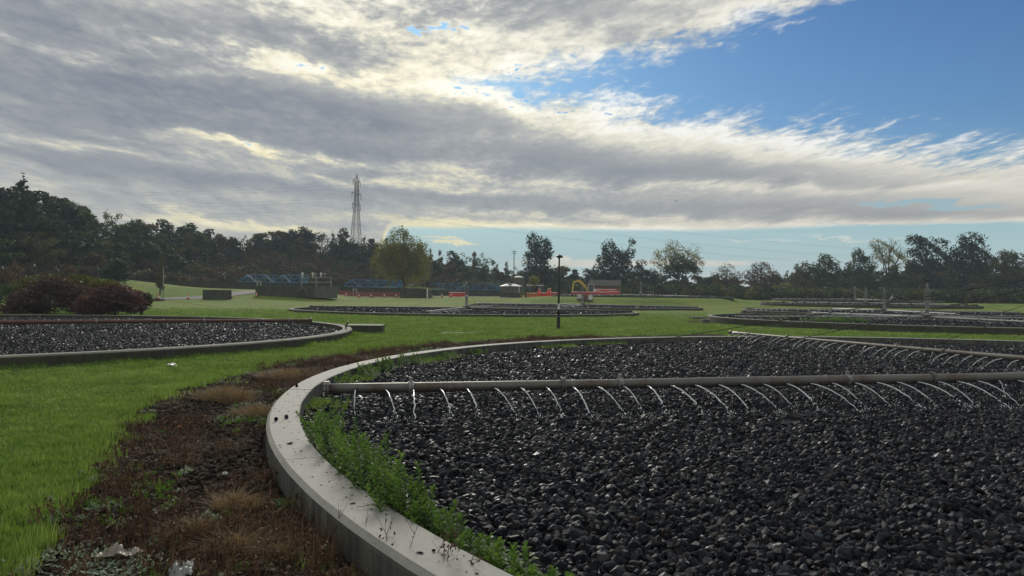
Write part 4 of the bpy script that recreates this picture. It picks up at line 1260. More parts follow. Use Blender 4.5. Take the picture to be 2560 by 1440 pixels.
# ---- crates and tanks on the lawn
def ibc(px, Y, label, white=True):
    p = put(px, Y); t = thing('bulk_container' if white else 'wooden_crate', label, 'container' if white else 'crate', p, 0.2)
    if white:
        MB().box(0, 0, 0.07, 0.72, 0.72, 0.14).build('pallet', M_bark, t); MB().box(0, 0, 0.5, 0.62, 0.62, 0.72, 0, 0.96).build('tank_body', M_white, t)
        for x in (-0.34, 0.34):
            for y in (-0.34, 0.34): MB().bar((x, y, 0.1), (x, y, 0.9), 0.04).build('cage_bar', M_steel, t)
    else:
        for k in range(6): MB().box(0, 0, 0.1 + k * 0.16, 0.85, 0.8, 0.145).build('crate_board', M_brick, t)
ibc(1449, 119, 'white caged container left of the brick coloured crate'); ibc(1464, 118, 'brick coloured slatted crate between the white containers', False); ibc(1475, 117.5, 'white caged container touching the right side of the brick coloured crate')

# A-shaped frame and railings on the slope
p = put(1549, 158); t = thing('trestle', 'pale A shaped trestle on the grass right of the brick hut', 'trestle', p)
for s in (-1, 1):
    MB().bar((s * 0.35, 0, 0), (0, 0, 1.0), 0.05).build('leg', M_steel, t)
MB().bar((-0.2, 0, 0.4), (0.2, 0, 0.4), 0.04).build('cross_bar', M_steel, t)
def railings():
    p = put(1618, 138); t = thing('handrail_enclosure', 'dark railed sump enclosure on the slope right of the hut', 'railing', p)
    for i, x in enumerate((-1.4, -0.9, 0.2, 0.7, 1.2)): MB().bar((x, 0.3 * (i % 2), 0), (x, 0.3 * (i % 2), 1.15), 0.10).build('post', M_steel, t)
    for z in (0.6, 1.1): MB().bar((-1.4, 0, z), (1.2, 0, z), 0.05).build('rail', M_steel, t)
    MB().box(0, 0.6, 0.2, 2.9, 1.2, 0.45).build('sump_wall', M_oldconc, t)
railings()
for px, Y, lb in ((1689, 150, 'leftmost small marker post on the lawn right of the railed sump'), (1747, 150, 'middle small marker post on the far lawn'), (1788, 148, 'pale marker post farthest right on the far lawn')):
    o = MB().lathe([(0.09, 0), (0.09, 0.75), (0.05, 0.82)], 8).build('marker_post', M_steel, None, False, put(px, Y)); tag(o, lb, 'post')

# ---- electricity pylon and lines
def pylon():
    Y = 300; p = put(888, Y); H = EYE + (732 - 436) / F_PX * Y - p.z
    t = thing('electricity_pylon', 'tall grey steel lattice pylon rising behind the wooded hill', 'pylon', p, math.radians(80))
    def half(z):   # half width of the tower
        k = z / H
        return 2.5 * (1 - k / 0.72) + 0.68 * (k / 0.72) if k < 0.72 else 0.68 - 0.12 * (k - 0.72) / 0.28
    lv = [0, .12, .23, .33, .42, .50, .57, .635, .69, .74, .79, .84, .885, .925]
    for i in range(len(lv) - 1):
        z0, z1 = lv[i] * H, lv[i + 1] * H; a, b = half(z0), half(z1)
        c0 = [(-a, -a), (a, -a), (a, a), (-a, a)]; c1 = [(-b, -b), (b, -b), (b, b), (-b, b)]
        m = MB()
        for k in range(4):
            m.bar((*c0[k], z0), (*c1[k], z1), 0.17)
            j = (k + 1) % 4
            m.bar((*c0[k], z0), (*c1[j], z1), 0.10); m.bar((*c0[j], z0), (*c1[k], z1), 0.10); m.bar((*c1[k], z1), (*c1[j], z1), 0.10)
        m.build('lattice_bay', M_steel, t)
    m = MB(); b = half(lv[-1] * H)
    for x, y in ((-b, -b), (b, -b), (b, b), (-b, b)): m.bar((x, y, lv[-1] * H), (0, 0, H), 0.14)
    m.build('peak', M_steel, t)
    arms = []
    for k, w in ((0.69, 4.2), (0.80, 4.8), (0.925, 3.8)):
        for s in (-1, 1):
            m = MB(); hz = k * H; hw = half(hz)
            for y in (-hw, hw): m.bar((s * hw, y, hz), (s * w, 0, hz + 0.3), 0.12); m.bar((s * hw, y, hz + 1.8), (s * w, 0, hz + 0.3), 0.10)
            ar = m.build('cross_arm', M_steel, t)
            MB().tube([(s * w, 0, hz + 0.2), (s * w, 0, hz - 1.9)], 0.11, 6).build('insulator', M_greyconc, ar)
            arms.append(Vector((s * w, 0, hz - 1.9)))
    return t, arms, p
PY, arms, pp = pylon()
def line_cable(A, B, sag, label, grp):
    pts = [A.lerp(B, s) - Vector((0, 0, sag * 4 * s * (1 - s))) for s in np.linspace(0, 1, 24)]
    o = MB().tube(pts, 0.020, 4).build('power_line', M_cable); tag(o, label, 'power line', grp)
Rz = Matrix.Rotation(math.radians(80), 3, 'Z')
for i, a in enumerate(arms):
    q = pp + Rz @ a
    hi = ('lowest', 'lowest', 'middle', 'middle', 'topmost', 'topmost')[i]
    line_cable(q, Vector((q.x - 330, 262 + i * 1.5, q.z + 1)), 7, '%s power line leaving the pylon to the left, %s one of its pair' % (hi, ('near', 'far')[i % 2]), 'power lines left of the pylon')
    line_cable(q, Vector((520 + i * 4, 640, 44 + (a.z - 28) * 0.9)), 15, '%s power line leaving the pylon to the right, %s one of its pair' % (hi, ('near', 'far')[i % 2]), 'power lines right of the pylon')
p = put(1284, 235); t = thing('telegraph_pole', 'small wooden pole with crossbars standing above the trees beside the tall dark poplar', 'telegraph pole', p)
MB().tube([(0, 0, 0), (0, 0, 12.3)], [0.16, 0.11], 8).build('pole', M_bark, t)
for z in (12.0, 11.4): MB().bar((-0.8, 0, z), (0.8, 0, z), 0.13).build('crossbar', M_bark, t)

# ---- workers
def person(loc, rz, label, pose):
    hip, sh = 0.92, 1.42
    P = {'pelvis': (0, 0, hip), 'waist': (0, 0.0, 1.08), 'chest': (0, -0.02 - pose['lean'] * 0.5, 1.30), 'neck': (0, -0.02 - pose['lean'], 1.49), 'head': (0, -0.04 - pose['lean'] * 1.1, 1.60), 'crown': (0, -0.03 - pose['lean'] * 1.1, 1.74),
         'shl': (0.19, -pose['lean'], sh), 'shr': (-0.19, -pose['lean'], sh), 'ell': (0.26, 0.02 - pose['arm'], 1.14), 'elr': (-0.26, 0.02 - pose['arm'] * 0.4, 1.14),
         'hal': (0.20, -0.18 - pose['arm'], 1.00 + pose['arm'] * 0.4), 'har': (-0.24, -0.12, 0.90), 'fil': (0.17, -0.26 - pose['arm'], 1.0 + pose['arm'] * 0.45), 'fir': (-0.22, -0.17, 0.82),
         'hpl': (0.10, 0, 0.88), 'hpr': (-0.10, 0, 0.88), 'knl': (0.12, -0.04 - pose['step'], 0.48), 'knr': (-0.12, -0.02 + pose['step'] * .6, 0.48), 'anl': (0.13, 0.02 - pose['step'], 0.09), 'anr': (-0.13, 0.04 + pose['step'], 0.09), 'tol': (0.14, -0.14 - pose['step'], 0.04), 'tor': (-0.14, -0.12 + pose['step'], 0.04)}
    Rd = dict(pelvis=.15, waist=.145, chest=.17, neck=.065, head=.10, crown=.06, shl=.085, shr=.085, ell=.06, elr=.06, hal=.045, har=.045, fil=.035, fir=.035, hpl=.11, hpr=.11, knl=.075, knr=.075, anl=.055, anr=.055, tol=.045, tor=.045)
    E = ['pelvis-waist', 'waist-chest', 'chest-neck', 'neck-head', 'head-crown', 'chest-shl', 'chest-shr', 'shl-ell', 'shr-elr', 'ell-hal', 'elr-har', 'hal-fil', 'har-fir', 'pelvis-hpl', 'pelvis-hpr', 'hpl-knl', 'hpr-knr', 'knl-anl', 'knr-anr', 'anl-tol', 'anr-tor']
    ks = list(P); me = bpy.data.meshes.new('body'); me.from_pydata([P[k] for k in ks], [tuple(ks.index(x) for x in e.split('-')) for e in E], [])
    tmp = bpy.data.objects.new('body_cage', me); C.objects.link(tmp)
    tmp.modifiers.new('skin', 'SKIN'); me.skin_vertices
    sk = me.skin_vertices[0].data
    for i, k in enumerate(ks): sk[i].radius = (Rd[k], Rd[k]); sk[i].use_root = (k == 'pelvis')
    sb = tmp.modifiers.new('sub', 'SUBSURF'); sb.levels = sb.render_levels = 1
    bpy.context.view_layer.update()
    body = bpy.data.meshes.new_from_object(tmp.evaluated_get(bpy.context.evaluated_depsgraph_get())); body.name = 'body'
    bpy.data.objects.remove(tmp)
    hv = painted('hi_vis_orange', (0.95, 0.11, 0.02), 0.6, 0, 0.15, (0.4, 0.08, 0.03)); skin = painted('skin', (0.42, 0.25, 0.18), 0.5, 0, 0.0)
    body.materials.clear()
    for mm in (hv, skin, M_black): body.materials.append(mm)
    for f in body.polygons:
        c = f.center
        f.material_index = 2 if c.z < 0.14 else (1 if (c.z > 1.50 or (abs(c.x) > 0.13 and c.z < 0.98 and c.z > 0.75 and c.y < -0.1)) else 0)
    body.shade_smooth()
    t = thing('person', label, 'person', loc, rz)
    link('body', body, t)
    hx = P['crown']
    MB().lathe([(0.135, -0.06), (0.13, 0.0), (0.10, 0.07), (0.04, 0.105)], 14, hx[0], hx[1], hx[2] - 0.02).build('helmet', M_white, t)
    MB().lathe([(0.182, 0), (0.182, 0.06)], 12, 0, P['waist'][1], 1.12).build('reflective_band', M_white, t)
    return t
person(put(1348, 149.0), 0.4, 'worker in orange hi-vis clothing standing alone behind the red barriers', dict(lean=0.05, arm=0.1, step=0.05))
person(put(1369, 149.5), 2.0, 'worker in orange hi-vis bending slightly, left one of the pair', dict(lean=0.14, arm=0.2, step=0.08))
person(put(1376, 150.5), -2.2, 'worker in orange hi-vis standing upright, right one of the pair', dict(lean=0.03, arm=0.0, step=0.04))

# ---- crows
def crow(loc, rz, label, s=1.0, fly=False):
    t = thing('crow', label, 'bird', loc, rz); t.scale = (s, s, s)
    m = MB(); m.tube([(-0.26, 0, 0.06), (-0.12, 0, 0.10), (0.0, 0, 0.13), (0.10, 0, 0.17), (0.14, 0, 0.215), (0.18, 0, 0.235), (0.215, 0, 0.232), (0.27, 0, 0.222)], [0.02, 0.05, 0.075, 0.062, 0.038, 0.038, 0.022, 0.005], 10)
    m.build('body', M_black, t, True)
    for sgn in (-1, 1):
        w = MB()
        if fly: w.add([(0.08, sgn * 0.04, 0.17), (-0.08, sgn * 0.04, 0.15), (-0.16, sgn * 0.42, 0.26), (0.0, sgn * 0.45, 0.27), (0.0, sgn * 0.2, 0.19)], [(0, 1, 2, 3), (3, 2, 1, 0)])
        else: w.tube([(0.08, sgn * 0.06, 0.16), (-0.08, sgn * 0.07, 0.12), (-0.28, sgn * 0.02, 0.06)], [0.02, 0.045, 0.008], 6)
        w.build('wing', M_black, t)
        if not fly: MB().tube([(0.0, sgn * 0.025, 0.08), (0.01, sgn * 0.025, 0.0)], 0.006, 4).build('leg', M_black, t)
# on the stay cable of the near distributor
_A = Vector((12.6 + 14.35 * math.cos(math.radians(192.2)), 13.9 + 14.35 * math.sin(math.radians(192.2)), Z_ARM + 0.15)); _B = Vector((12.5, 13.88, 2.66))
_k = 0.553; _c = _A.lerp(_B, _k)
crow((_c.x, _c.y, _c.z - 0.05), 1.0, 'small black crow perched on the sloping stay cable, left of the mast', 0.42)
b = BEDS['right']; crow((b[0] - 0.05, b[1], BED_Z['right'] + 2.92), 3.4, 'black crow perched on top of the distributor mast', 1.25)
p = at_depth(1690, 505, 150); crow(p, 0.8, 'tiny crow flying high in front of the clouds', 1.2, True)

# ------------------------------------------------------------------ trees
DARK = leaf_mat('dark_leaves', [(0.007, 0.018, 0.009), (0.015, 0.034, 0.013), (0.028, 0.052, 0.018)], 0.35)
MID = leaf_mat('green_leaves', [(0.022, 0.046, 0.012), (0.042, 0.076, 0.018), (0.070, 0.100, 0.024)], 0.40)
OLIVE = leaf_mat('olive_leaves', [(0.052, 0.060, 0.012), (0.095, 0.098, 0.020), (0.150, 0.130, 0.030)], 0.45)
RUST = leaf_mat('rusty_leaves', [(0.052, 0.032, 0.012), (0.100, 0.056, 0.018), (0.150, 0.085, 0.026)], 0.40)
YEL = leaf_mat('yellowing_leaves', [(0.11, 0.13, 0.020), (0.22, 0.20, 0.032), (0.33, 0.26, 0.055)], 0.50)
BROWN = leaf_mat('brown_twigs', [(0.045, 0.033, 0.025), (0.080, 0.058, 0.040), (0.120, 0.088, 0.058)], 0.25)
PURPLE = leaf_mat('purple_twigs', [(0.050, 0.027, 0.027), (0.100, 0.048, 0.046), (0.160, 0.078, 0.070)], 0.30)
DULL = leaf_mat('dull_purple_brown', [(0.050, 0.030, 0.026), (0.090, 0.054, 0.044), (0.140, 0.092, 0.066)], 0.30)
BARK = M_bark

def leaf_cloud(lobes, n, size, rng, gap=0.42, gs=0.9, elong=1.0, droop=0.0, shell=0.55):
    """leaf-sized faces through the volume of several lobes (x, y, z, rx, ry, rz, weight)"""
    L = np.array([l[:6] for l in lobes], float); wt = np.array([l[6] if len(l) > 6 else l[3] * l[4] * l[5] for l in lobes], float) ** 0.8
    which = rng.choice(len(L), int(n * 1.9), p=wt / wt.sum())
    d = rng.normal(size=(len(which), 3)); d /= np.linalg.norm(d, axis=1)[:, None]
    r = 1 - shell * rng.random(len(which)) ** 1.3
    wob = 1 + 0.38 * (fbm(d[:, 0] * 2.2 + which * 7.1, d[:, 1] * 2.2 + d[:, 2] * 2.7 + which * 3.3, 1.6, 3) - 0.5) * 2
    P = L[which, :3] + d * L[which, 3:6] * (r * wob)[:, None]
    g = fbm(P[:, 0] * gs + P[:, 2] * 0.7 * gs + 50, P[:, 1] * gs - P[:, 2] * 0.9 * gs + 50, 1.0, 3)
    keep = g > np.quantile(g, gap * 0.9)
    P = P[keep][:n]; g = g[keep][:n]; n = len(P)
    a = rng.normal(size=(n, 3)); a /= np.linalg.norm(a, axis=1)[:, None]
    b = rng.normal(size=(n, 3)); b -= (a * b).sum(1)[:, None] * a; b /= np.linalg.norm(b, axis=1)[:, None]
    s = size * np.exp(rng.normal(0, 0.30, n))[:, None]
    a = a * s * elong; b = b * s * 0.62
    V = np.stack([P - a * 0.5, P + b * 0.5, P + a * 0.5, P - b * 0.5], 1)
    V[:, 2] += np.cross(a, b) * 0.15 / np.maximum(s, 1e-6)
    tint = np.clip((g - g.min()) / (np.ptp(g) + 1e-6) * 0.6 + rng.random(n) * 0.4, 0, 1)
    return V.reshape(-1, 3), np.arange(4 * n).reshape(-1, 4), np.repeat(tint, 4)

def cloud_mesh(name, V, F, tint, mat):
    me = np_mesh(name, V, F, mat); a = me.attributes.new('tint', 'FLOAT', 'POINT'); a.data.foreach_set('value', tint.astype(np.float32)); return me

def limbs_mesh(name, lobes, H, r0, rng, twigs=3, base=(0, 0, 0), fork=0.3):
    m = MB(); top = Vector((np.mean([l[0] for l in lobes]) * .4, np.mean([l[1] for l in lobes]) * .4, H * fork))
    m.tube([(base[0], base[1], -0.6), (base[0], base[1], 0.3), top * 0.5, top], [r0 * 1.35, r0, r0 * 0.85, r0 * 0.7], 7)
    for l in lobes:
        c = Vector(l[:3]); mid = top.lerp(c, 0.5) + Vector(rng.normal(0, 0.06 * H / 3, 3)); mid.z = max(mid.z, top.z * 0.9)
        m.tube([top * 0.95, mid, c], [r0 * 0.5, r0 * 0.32, r0 * 0.14], 5)
        for k in range(twigs):
            d = Vector(rng.normal(size=3)); d.normalize(); e = c + Vector((d.x * l[3], d.y * l[4], abs(d.z) * l[5])) * 0.92
            s = mid.lerp(c, float(rng.uniform(0.3, 1.0)))
            m.tube([s, s.lerp(e, 0.5) + Vector(rng.normal(0, 0.05 * l[3], 3)), e], [r0 * 0.2, r0 * 0.11, r0 * 0.04], 4)
    return m.mesh(name, BARK)

def random_lobes(rng, H, W, kind):
    L = []
    if kind == 'round':
        for i in range(8):
            a = rng.uniform(0, 6.28); rr = rng.uniform(0.1, 0.55) * W; z = H * rng.uniform(0.30, 0.80); s = rng.uniform(0.28, 0.42) * W
            L.append((rr * math.cos(a), rr * math.sin(a), z, s, s, s * 0.85))
        L.append((0, 0, H * 0.84, W * 0.3, W * 0.3, H * 0.15)); L.append((0, 0, H * 0.35, W * 0.6, W * 0.6, H * 0.3))
    elif kind == 'tall':
        for i in range(8):
            z = H * (0.2 + 0.1 * i); s = W * (0.42 - 0.028 * i) * rng.uniform(0.85, 1.15); a = rng.uniform(0, 6.28)
            L.append((0.15 * W * math.cos(a), 0.15 * W * math.sin(a), z, s, s, H * 0.11))
    elif kind == 'conifer':
        for i in range(10):
            k = i / 9; s = W * 0.5 * (1 - k) ** 0.8 + 0.12
            L.append((rng.normal(0, .05) * W, rng.normal(0, .05) * W, H * (0.12 + 0.86 * k), s, s, H * 0.045 + 0.2))
    elif kind == 'wide':
        for i in range(9):
            a = rng.uniform(0, 6.28); rr = rng.uniform(0.3, 0.8) * W; z = H * rng.uniform(0.5, 0.85); s = rng.uniform(0.22, 0.34) * W
            L.append((rr * math.cos(a), rr * math.sin(a), z, s, s, s * 0.6))
        L.append((0, 0, H * 0.86, W * 0.3, W * 0.3, H * 0.12)); L.append((0, 0, H * 0.3, W * 0.7, W * 0.7, H * 0.28))
    return L

_tr = np.random.default_rng(21)
VARS = []
for kind, H, W, n, sz, gap in [('round', 10, 4.2, 5200, 0.42, 0.16), ('round', 10, 3.6, 4800, 0.40, 0.22), ('wide', 10, 4.6, 5400, 0.42, 0.20), ('tall', 10, 3.4, 4200, 0.40, 0.18),
                              ('round', 10, 3.9, 2000, 0.34, 0.62), ('wide', 10, 4.2, 1700, 0.32, 0.66), ('conifer', 10, 3.0, 2400, 0.34, 0.20), ('tall', 10, 2.2, 1500, 0.34, 0.35)]:
    lb = random_lobes(_tr, H, W, kind)
    V, F, t = leaf_cloud(lb, n, sz, _tr, gap)
    VARS.append((kind, cloud_mesh('crown', V, F, t, MID), limbs_mesh('trunk', lb, H, 0.20, _tr, 3 if gap > 0.5 else 1, fork=0.3)))

def set_mat(o, m):
    o.material_slots[0].link = 'OBJECT'; o.material_slots[0].material = m

def place_tree(px, Y, ytop, var, mat, label, cat='tree', group=None, name='tree', wide=1.0, zoff=-0.3):
    p = put(px, Y); hor = 736 + 0.0122 * (px - 1280)
    H = EYE + (hor - ytop) / F_PX * Y - p.z
    H = max(H, 1.2)
    s = H / 10.0
    t = thing(name, label, cat, (p.x, p.y, p.z + zoff), random.uniform(0, 6.28), group)
    w = s ** 0.75 * wide * random.uniform(0.9, 1.15)
    c = link('crown', VARS[var][1], t, None, None, (w, w, s * 1.02)); set_mat(c, mat)
    link('trunk', VARS[var][2], t, None, None, (w, w, s))
    return t

# the wood on the left hill: skyline of the photograph, several ranks deep
SKX = [-350, -60, 0, 40, 100, 150, 190, 230, 265, 300, 350, 400, 460, 500, 540, 600, 640, 690, 740, 800, 860, 900, 960, 1040, 1090, 1150, 1200, 1250, 1290, 1330]
SKY_ = [450, 476, 478, 468, 476, 484, 512, 538, 540, 548, 552, 548, 556, 566, 578, 578, 582, 562, 572, 577, 577, 584, 594, 612, 626, 630, 636, 650, 664, 670]
sky_y = lambda x: float(np.interp(x, SKX, SKY_))
depth0 = lambda x: float(np.interp(x, [-350, 0, 250, 450, 700, 1000, 1330], [122, 128, 148, 180, 212, 228, 228]))
NAMES = {DARK: 'dark green', MID: 'mid green', OLIVE: 'olive', RUST: 'rusty brown', YEL: 'yellowing', BROWN: 'bare brown'}
def zone(px): return 'left edge of the wood' if px < 260 else ('left middle of the wood' if px < 640 else ('below the pylon' if px < 960 else 'low end of the wood, left of the silo'))
def rank(front): return ('at the skyline', 'halfway down the slope', 'low on the slope', 'at the foot of the slope')[front]
rt = random.Random(11)
TREES = []
for row, (dd, drop, step) in enumerate([(12, 0, 27), (3, 24, 31), (-6, 52, 36), (-14, 84, 44)]):
    x = -330 + row * 13
    while x < 1330:
        Y = depth0(x) + dd + rt.uniform(-4, 4)
        top = sky_y(x) + drop * (1.0 if x < 900 else 0.55) * (1.25 if x < 200 else 1.0) + rt.uniform(-9, 12)
        hor = 736 + 0.0122 * (x - 1280)
        if top < hor - 28 and not (row == 3 and x > 560):
            if x < 200: var = rt.choice([0, 1, 0, 2, 3]); mat = rt.choice([DARK, DARK, MID, DARK])
            elif x < 420: var = rt.choice([0, 1, 2, 4]); mat = rt.choice([DARK, MID, OLIVE, RUST, MID])
            elif x < 960: var = rt.choice([0, 1, 2, 4, 5, 6, 3]) if row else rt.choice([0, 1, 4, 5, 6, 1, 2]); mat = rt.choice([DARK, MID, OLIVE, RUST, DARK, DARK])
            else: var = rt.choice([7, 3, 0, 6, 1, 4, 7]); mat = rt.choice([MID, DARK, RUST, OLIVE])
            if row == 3: mat = rt.choice([OLIVE, RUST, MID, BROWN]); var = rt.choice([0, 2, 4])
            if row == 0 and 240 < x < 300: var = 5
            kindw = {6: 'conifer', 7: 'slender tree', 3: 'tall tree'}.get(var, 'broadleaf tree')
            tr_ = place_tree(x, Y, top, var, mat, 'x', 'tree', 'trees of the hillside wood', 'conifer' if var == 6 else 'broadleaf_tree', 1.35 if var < 3 else 1.25)
            TREES.append((tr_, '%s %s' % (NAMES[mat], kindw), rank(row), x))
        x += step * rt.uniform(0.8, 1.2)
# the spiky dark conifer at the far left
place_tree(44, 126, 438, 6, DARK, 'tallest dark spiky conifer standing above the left edge of the wood', 'tree', None, 'conifer', 1.5)
place_tree(266, 170, 517, 5, OLIVE, 'sparse round headed tree showing sky through it on the left skyline', 'tree', None, 'broadleaf_tree', 0.7)
place_tree(400, 112, 632, 7, OLIVE, 'slim young olive tree behind the thin roadside lamp post', 'tree', None, 'young_tree', 0.8)
place_tree(290, 118, 640, 0, MID, 'bright green rounded bush tree above the purple bush', 'tree', None, 'bush', 1.3)

# trees with a shape of their own, lobes given where they stand
def own_tree(name, label, Y, lobes, mat, n, size, gap=0.4, base=None, r0=0.3, fork=0.35, twigs=4, cat='tree', shell=0.55):
    """lobes: (px, py, half width px, half height px, depth offset m)"""
    bx = base if base is not None else lobes[0][0]
    p = put(bx, Y); k = Y / F_PX; L = []
    for l in lobes:
        c = at_depth(l[0], l[1], Y + (l[4] if len(l) > 4 else 0)); rx = l[2] * k; rz = l[3] * k
        L.append((c.x - p.x, c.y - p.y, c.z - p.z, rx, rx * 0.95, rz))
    rng = np.random.default_rng(int(bx) + 3)
    V, F, t = leaf_cloud(L, n, size, rng, gap, shell=shell)
    H = max(0.5, max(l[2] + l[5] for l in L))
    o = thing(name, label, cat, p)
    link('crown', cloud_mesh('crown', V, F, t, mat), o); link('trunk', limbs_mesh('trunk', L, H, r0, rng, twigs, fork=fork), o)
    return o
own_tree('willow_tree', 'broad yellow green tree standing alone in front of the wood, behind the second chamber', 168,
         [(1000, 600, 34, 32), (985, 640, 40, 36), (1030, 645, 42, 38), (965, 625, 30, 28), (1035, 625, 38, 32), (955, 655, 32, 30), (1000, 650, 48, 42, -1), (1052, 660, 34, 34), (980, 688, 36, 24), (1030, 690, 45, 26), (1008, 582, 16, 14)], YEL, 21000, 0.27, 0.20, 1010, 0.3, 0.3)
own_tree('poplar_tree', 'tall dark dense tree rising beside the small telegraph pole', 215,
         [(1336, 606, 24, 26), (1352, 628, 30, 30), (1342, 655, 34, 30), (1368, 612, 12, 18), (1318, 636, 9, 8), (1368, 640, 14, 16), (1335, 690, 36, 30), (1375, 690, 30, 28)], DARK, 7500, 0.46, 0.16, 1342, 0.45)
own_tree('broadleaf_tree', 'dark heart shaped tree with a detached tuft on its upper right', 205,
         [(1524, 628, 24, 28), (1540, 650, 34, 30), (1562, 655, 26, 30), (1580, 606, 12, 11), (1576, 632, 14, 18), (1506, 656, 20, 20), (1540, 690, 44, 26), (1500, 680, 22, 20)], DARK, 7500, 0.42, 0.24, 1545, 0.45)
own_tree('broadleaf_tree', 'airy yellow brown tree with see-through crown, the widest of the middle trees', 214,
         [(1684, 618, 26, 20), (1656, 640, 26, 20), (1726, 632, 28, 22), (1742, 655, 22, 22), (1698, 645, 34, 24), (1636, 655, 14, 12), (1660, 670, 26, 18)], YEL, 4200, 0.30, 0.55, 1700, 0.40, 0.3, 9)
own_tree('broadleaf_tree', 'dark green tree in front of the airy yellow one, its forked trunk showing', 203,
         [(1694, 656, 26, 20), (1724, 664, 26, 18), (1678, 674, 22, 14), (1742, 676, 16, 12), (1704, 672, 30, 14)], MID, 4600, 0.36, 0.3, 1706, 0.4, 0.32, 6)
own_tree('broadleaf_tree', 'small half bare dark tree right of the airy yellow tree', 207, [(1816, 672, 22, 15), (1802, 690, 26, 16), (1838, 690, 22, 14), (1816, 705, 38, 16)], RUST, 2600, 0.28, 0.55, 1818, 0.35, 0.25, 9)
own_tree('broadleaf_tree', 'domed brown autumn tree standing right of the half bare one', 207, [(1902, 668, 26, 14), (1880, 686, 24, 14), (1926, 686, 24, 14), (1900, 700, 42, 18)], RUST, 3600, 0.32, 0.42, 1902, 0.38, 0.25, 7)
own_tree('broadleaf_tree', 'small dark round tree just right of the heart shaped tree', 208, [(1602, 660, 15, 14), (1596, 680, 22, 18), (1625, 690, 24, 18)], DARK, 2600, 0.34, 0.35, 1604, 0.3)
own_tree('broadleaf_tree', 'olive green tree left of the right-hand group, with rounded top', 200, [(2008, 675, 24, 20), (1990, 700, 30, 24), (2030, 690, 24, 22)], OLIVE, 3600, 0.38, 0.35, 2008, 0.3)
own_tree('broadleaf_tree', 'dark round topped tree standing before the olive one on the right', 196, [(2064, 652, 22, 18), (2050, 675, 26, 22), (2082, 675, 24, 24), (2064, 705, 36, 26)], MID, 4600, 0.40, 0.25, 2064, 0.35)
own_tree('broadleaf_tree', 'dark green tree below and left of the pale see-through one on the right', 192, [(2146, 640, 18, 20), (2166, 662, 26, 26), (2130, 672, 20, 22), (2160, 700, 40, 30)], MID, 4600, 0.40, 0.28, 2155, 0.4)
own_tree('broadleaf_tree', 'pale see-through tree with thin leaves in the right-hand group', 202, [(2196, 612, 26, 16), (2228, 612, 24, 18), (2250, 632, 26, 18), (2208, 640, 30, 22), (2240, 655, 36, 22)], YEL, 4300, 0.27, 0.6, 2222, 0.45, 0.3, 10)
own_tree('broadleaf_tree', 'dark flat topped tree in the middle of the right-hand group', 190, [(2286, 600, 24, 14), (2316, 606, 26, 16), (2300, 630, 30, 18), (2346, 614, 26, 18), (2350, 645, 34, 24), (2300, 665, 36, 24)], DARK, 6000, 0.38, 0.36, 2322, 0.5, 0.4, 6)
own_tree('broadleaf_tree', 'tallest dark domed tree of the right-hand group', 188, [(2428, 602, 34, 22), (2414, 630, 34, 24), (2446, 634, 30, 26), (2390, 650, 30, 24), (2470, 655, 26, 22), (2425, 675, 44, 28)], DARK, 7600, 0.40, 0.24, 2428, 0.55, 0.4, 5)
own_tree('broadleaf_tree', 'yellowish tree at the right edge of the picture', 180, [(2520, 640, 26, 16), (2548, 650, 28, 18), (2500, 660, 26, 20), (2540, 685, 44, 24)], OLIVE, 4600, 0.34, 0.42, 2525, 0.4, 0.35, 6)
own_tree('broadleaf_tree', 'small autumn tree behind the silo and the tractors', 176, [(1336, 700, 14, 12), (1330, 714, 14, 12)], YEL, 1500, 0.28, 0.35, 1334, 0.12)
own_tree('bush', 'bright yellow green bush at the foot of the trees, right of centre', 186, [(1944, 722, 16, 10), (1966, 718, 18, 12)], YEL, 1800, 0.30, 0.3, 1955, 0.1)

# hedgerow trees filling the line from the silo to the right edge and beyond
for row, (dd, drop) in enumerate([(16, 0), (4, 20), (-8, 38)]):
    x = 1180 + row * 11
    while x < 2860:
        base_top = float(np.interp(x, [1180, 1300, 1400, 1480, 1600, 1780, 1850, 1950, 2020, 2150, 2300, 2450, 2560, 2860], [675, 678, 664, 668, 676, 684, 690, 688, 678, 668, 650, 650, 655, 650]))
        Y = float(np.interp(x, [1180, 1500, 2000, 2560, 2860], [225, 214, 206, 190, 182])) + dd + rt.uniform(-3, 3)
        top = base_top + drop + rt.uniform(-7, 9)
        if top < 736 - 12:
            mat = rt.choice([DARK, DARK, MID, DARK, RUST, OLIVE, MID]); var = rt.choice([0, 1, 2, 4, 0, 3])
            tr_ = place_tree(x, Y, top, var, mat, 'x', 'tree', 'hedgerow trees along the far field', 'hedgerow_tree', 1.5)
            TREES.append((tr_, '%s hedgerow tree' % NAMES[mat], ('in back row', 'in middle row', 'in front row')[row], x))
        x += (26, 30, 34)[row] * rt.uniform(0.8, 1.2)

# every one of them is told by its colour, its rank and its nearest landmark
MARKS = [(44, 'the tallest conifer'), (266, 'the see-through tree'), (408, 'thin lamp post'), (543, 'the square block'), (640, 'the leftmost tank'), (742, 'the valve chamber'),
         (888, 'the pylon'), (1010, 'the yellow green tree'), (1130, 'the far red barriers'), (1284, 'the telegraph pole'), (1345, 'the tall poplar'), (1396, 'the black lamp post'), (1540, 'the heart shaped tree'),
         (1700, 'the airy tree'), (1820, 'the half bare tree'), (1902, 'the domed brown tree'), (2064, 'the round tree'), (2222, 'the pale see-through tree'), (2322, 'the flat topped tree'), (2428, 'the tallest domed tree'), (2525, 'the edge tree')]
_by = {}
for o_, d_, rk_, x_ in TREES:
    mx_, mn_ = min(MARKS, key=lambda q: abs(q[0] - x_))
    _by.setdefault((d_, rk_, mn_, 'left' if x_ < mx_ else 'right'), []).append((abs(x_ - mx_), o_))
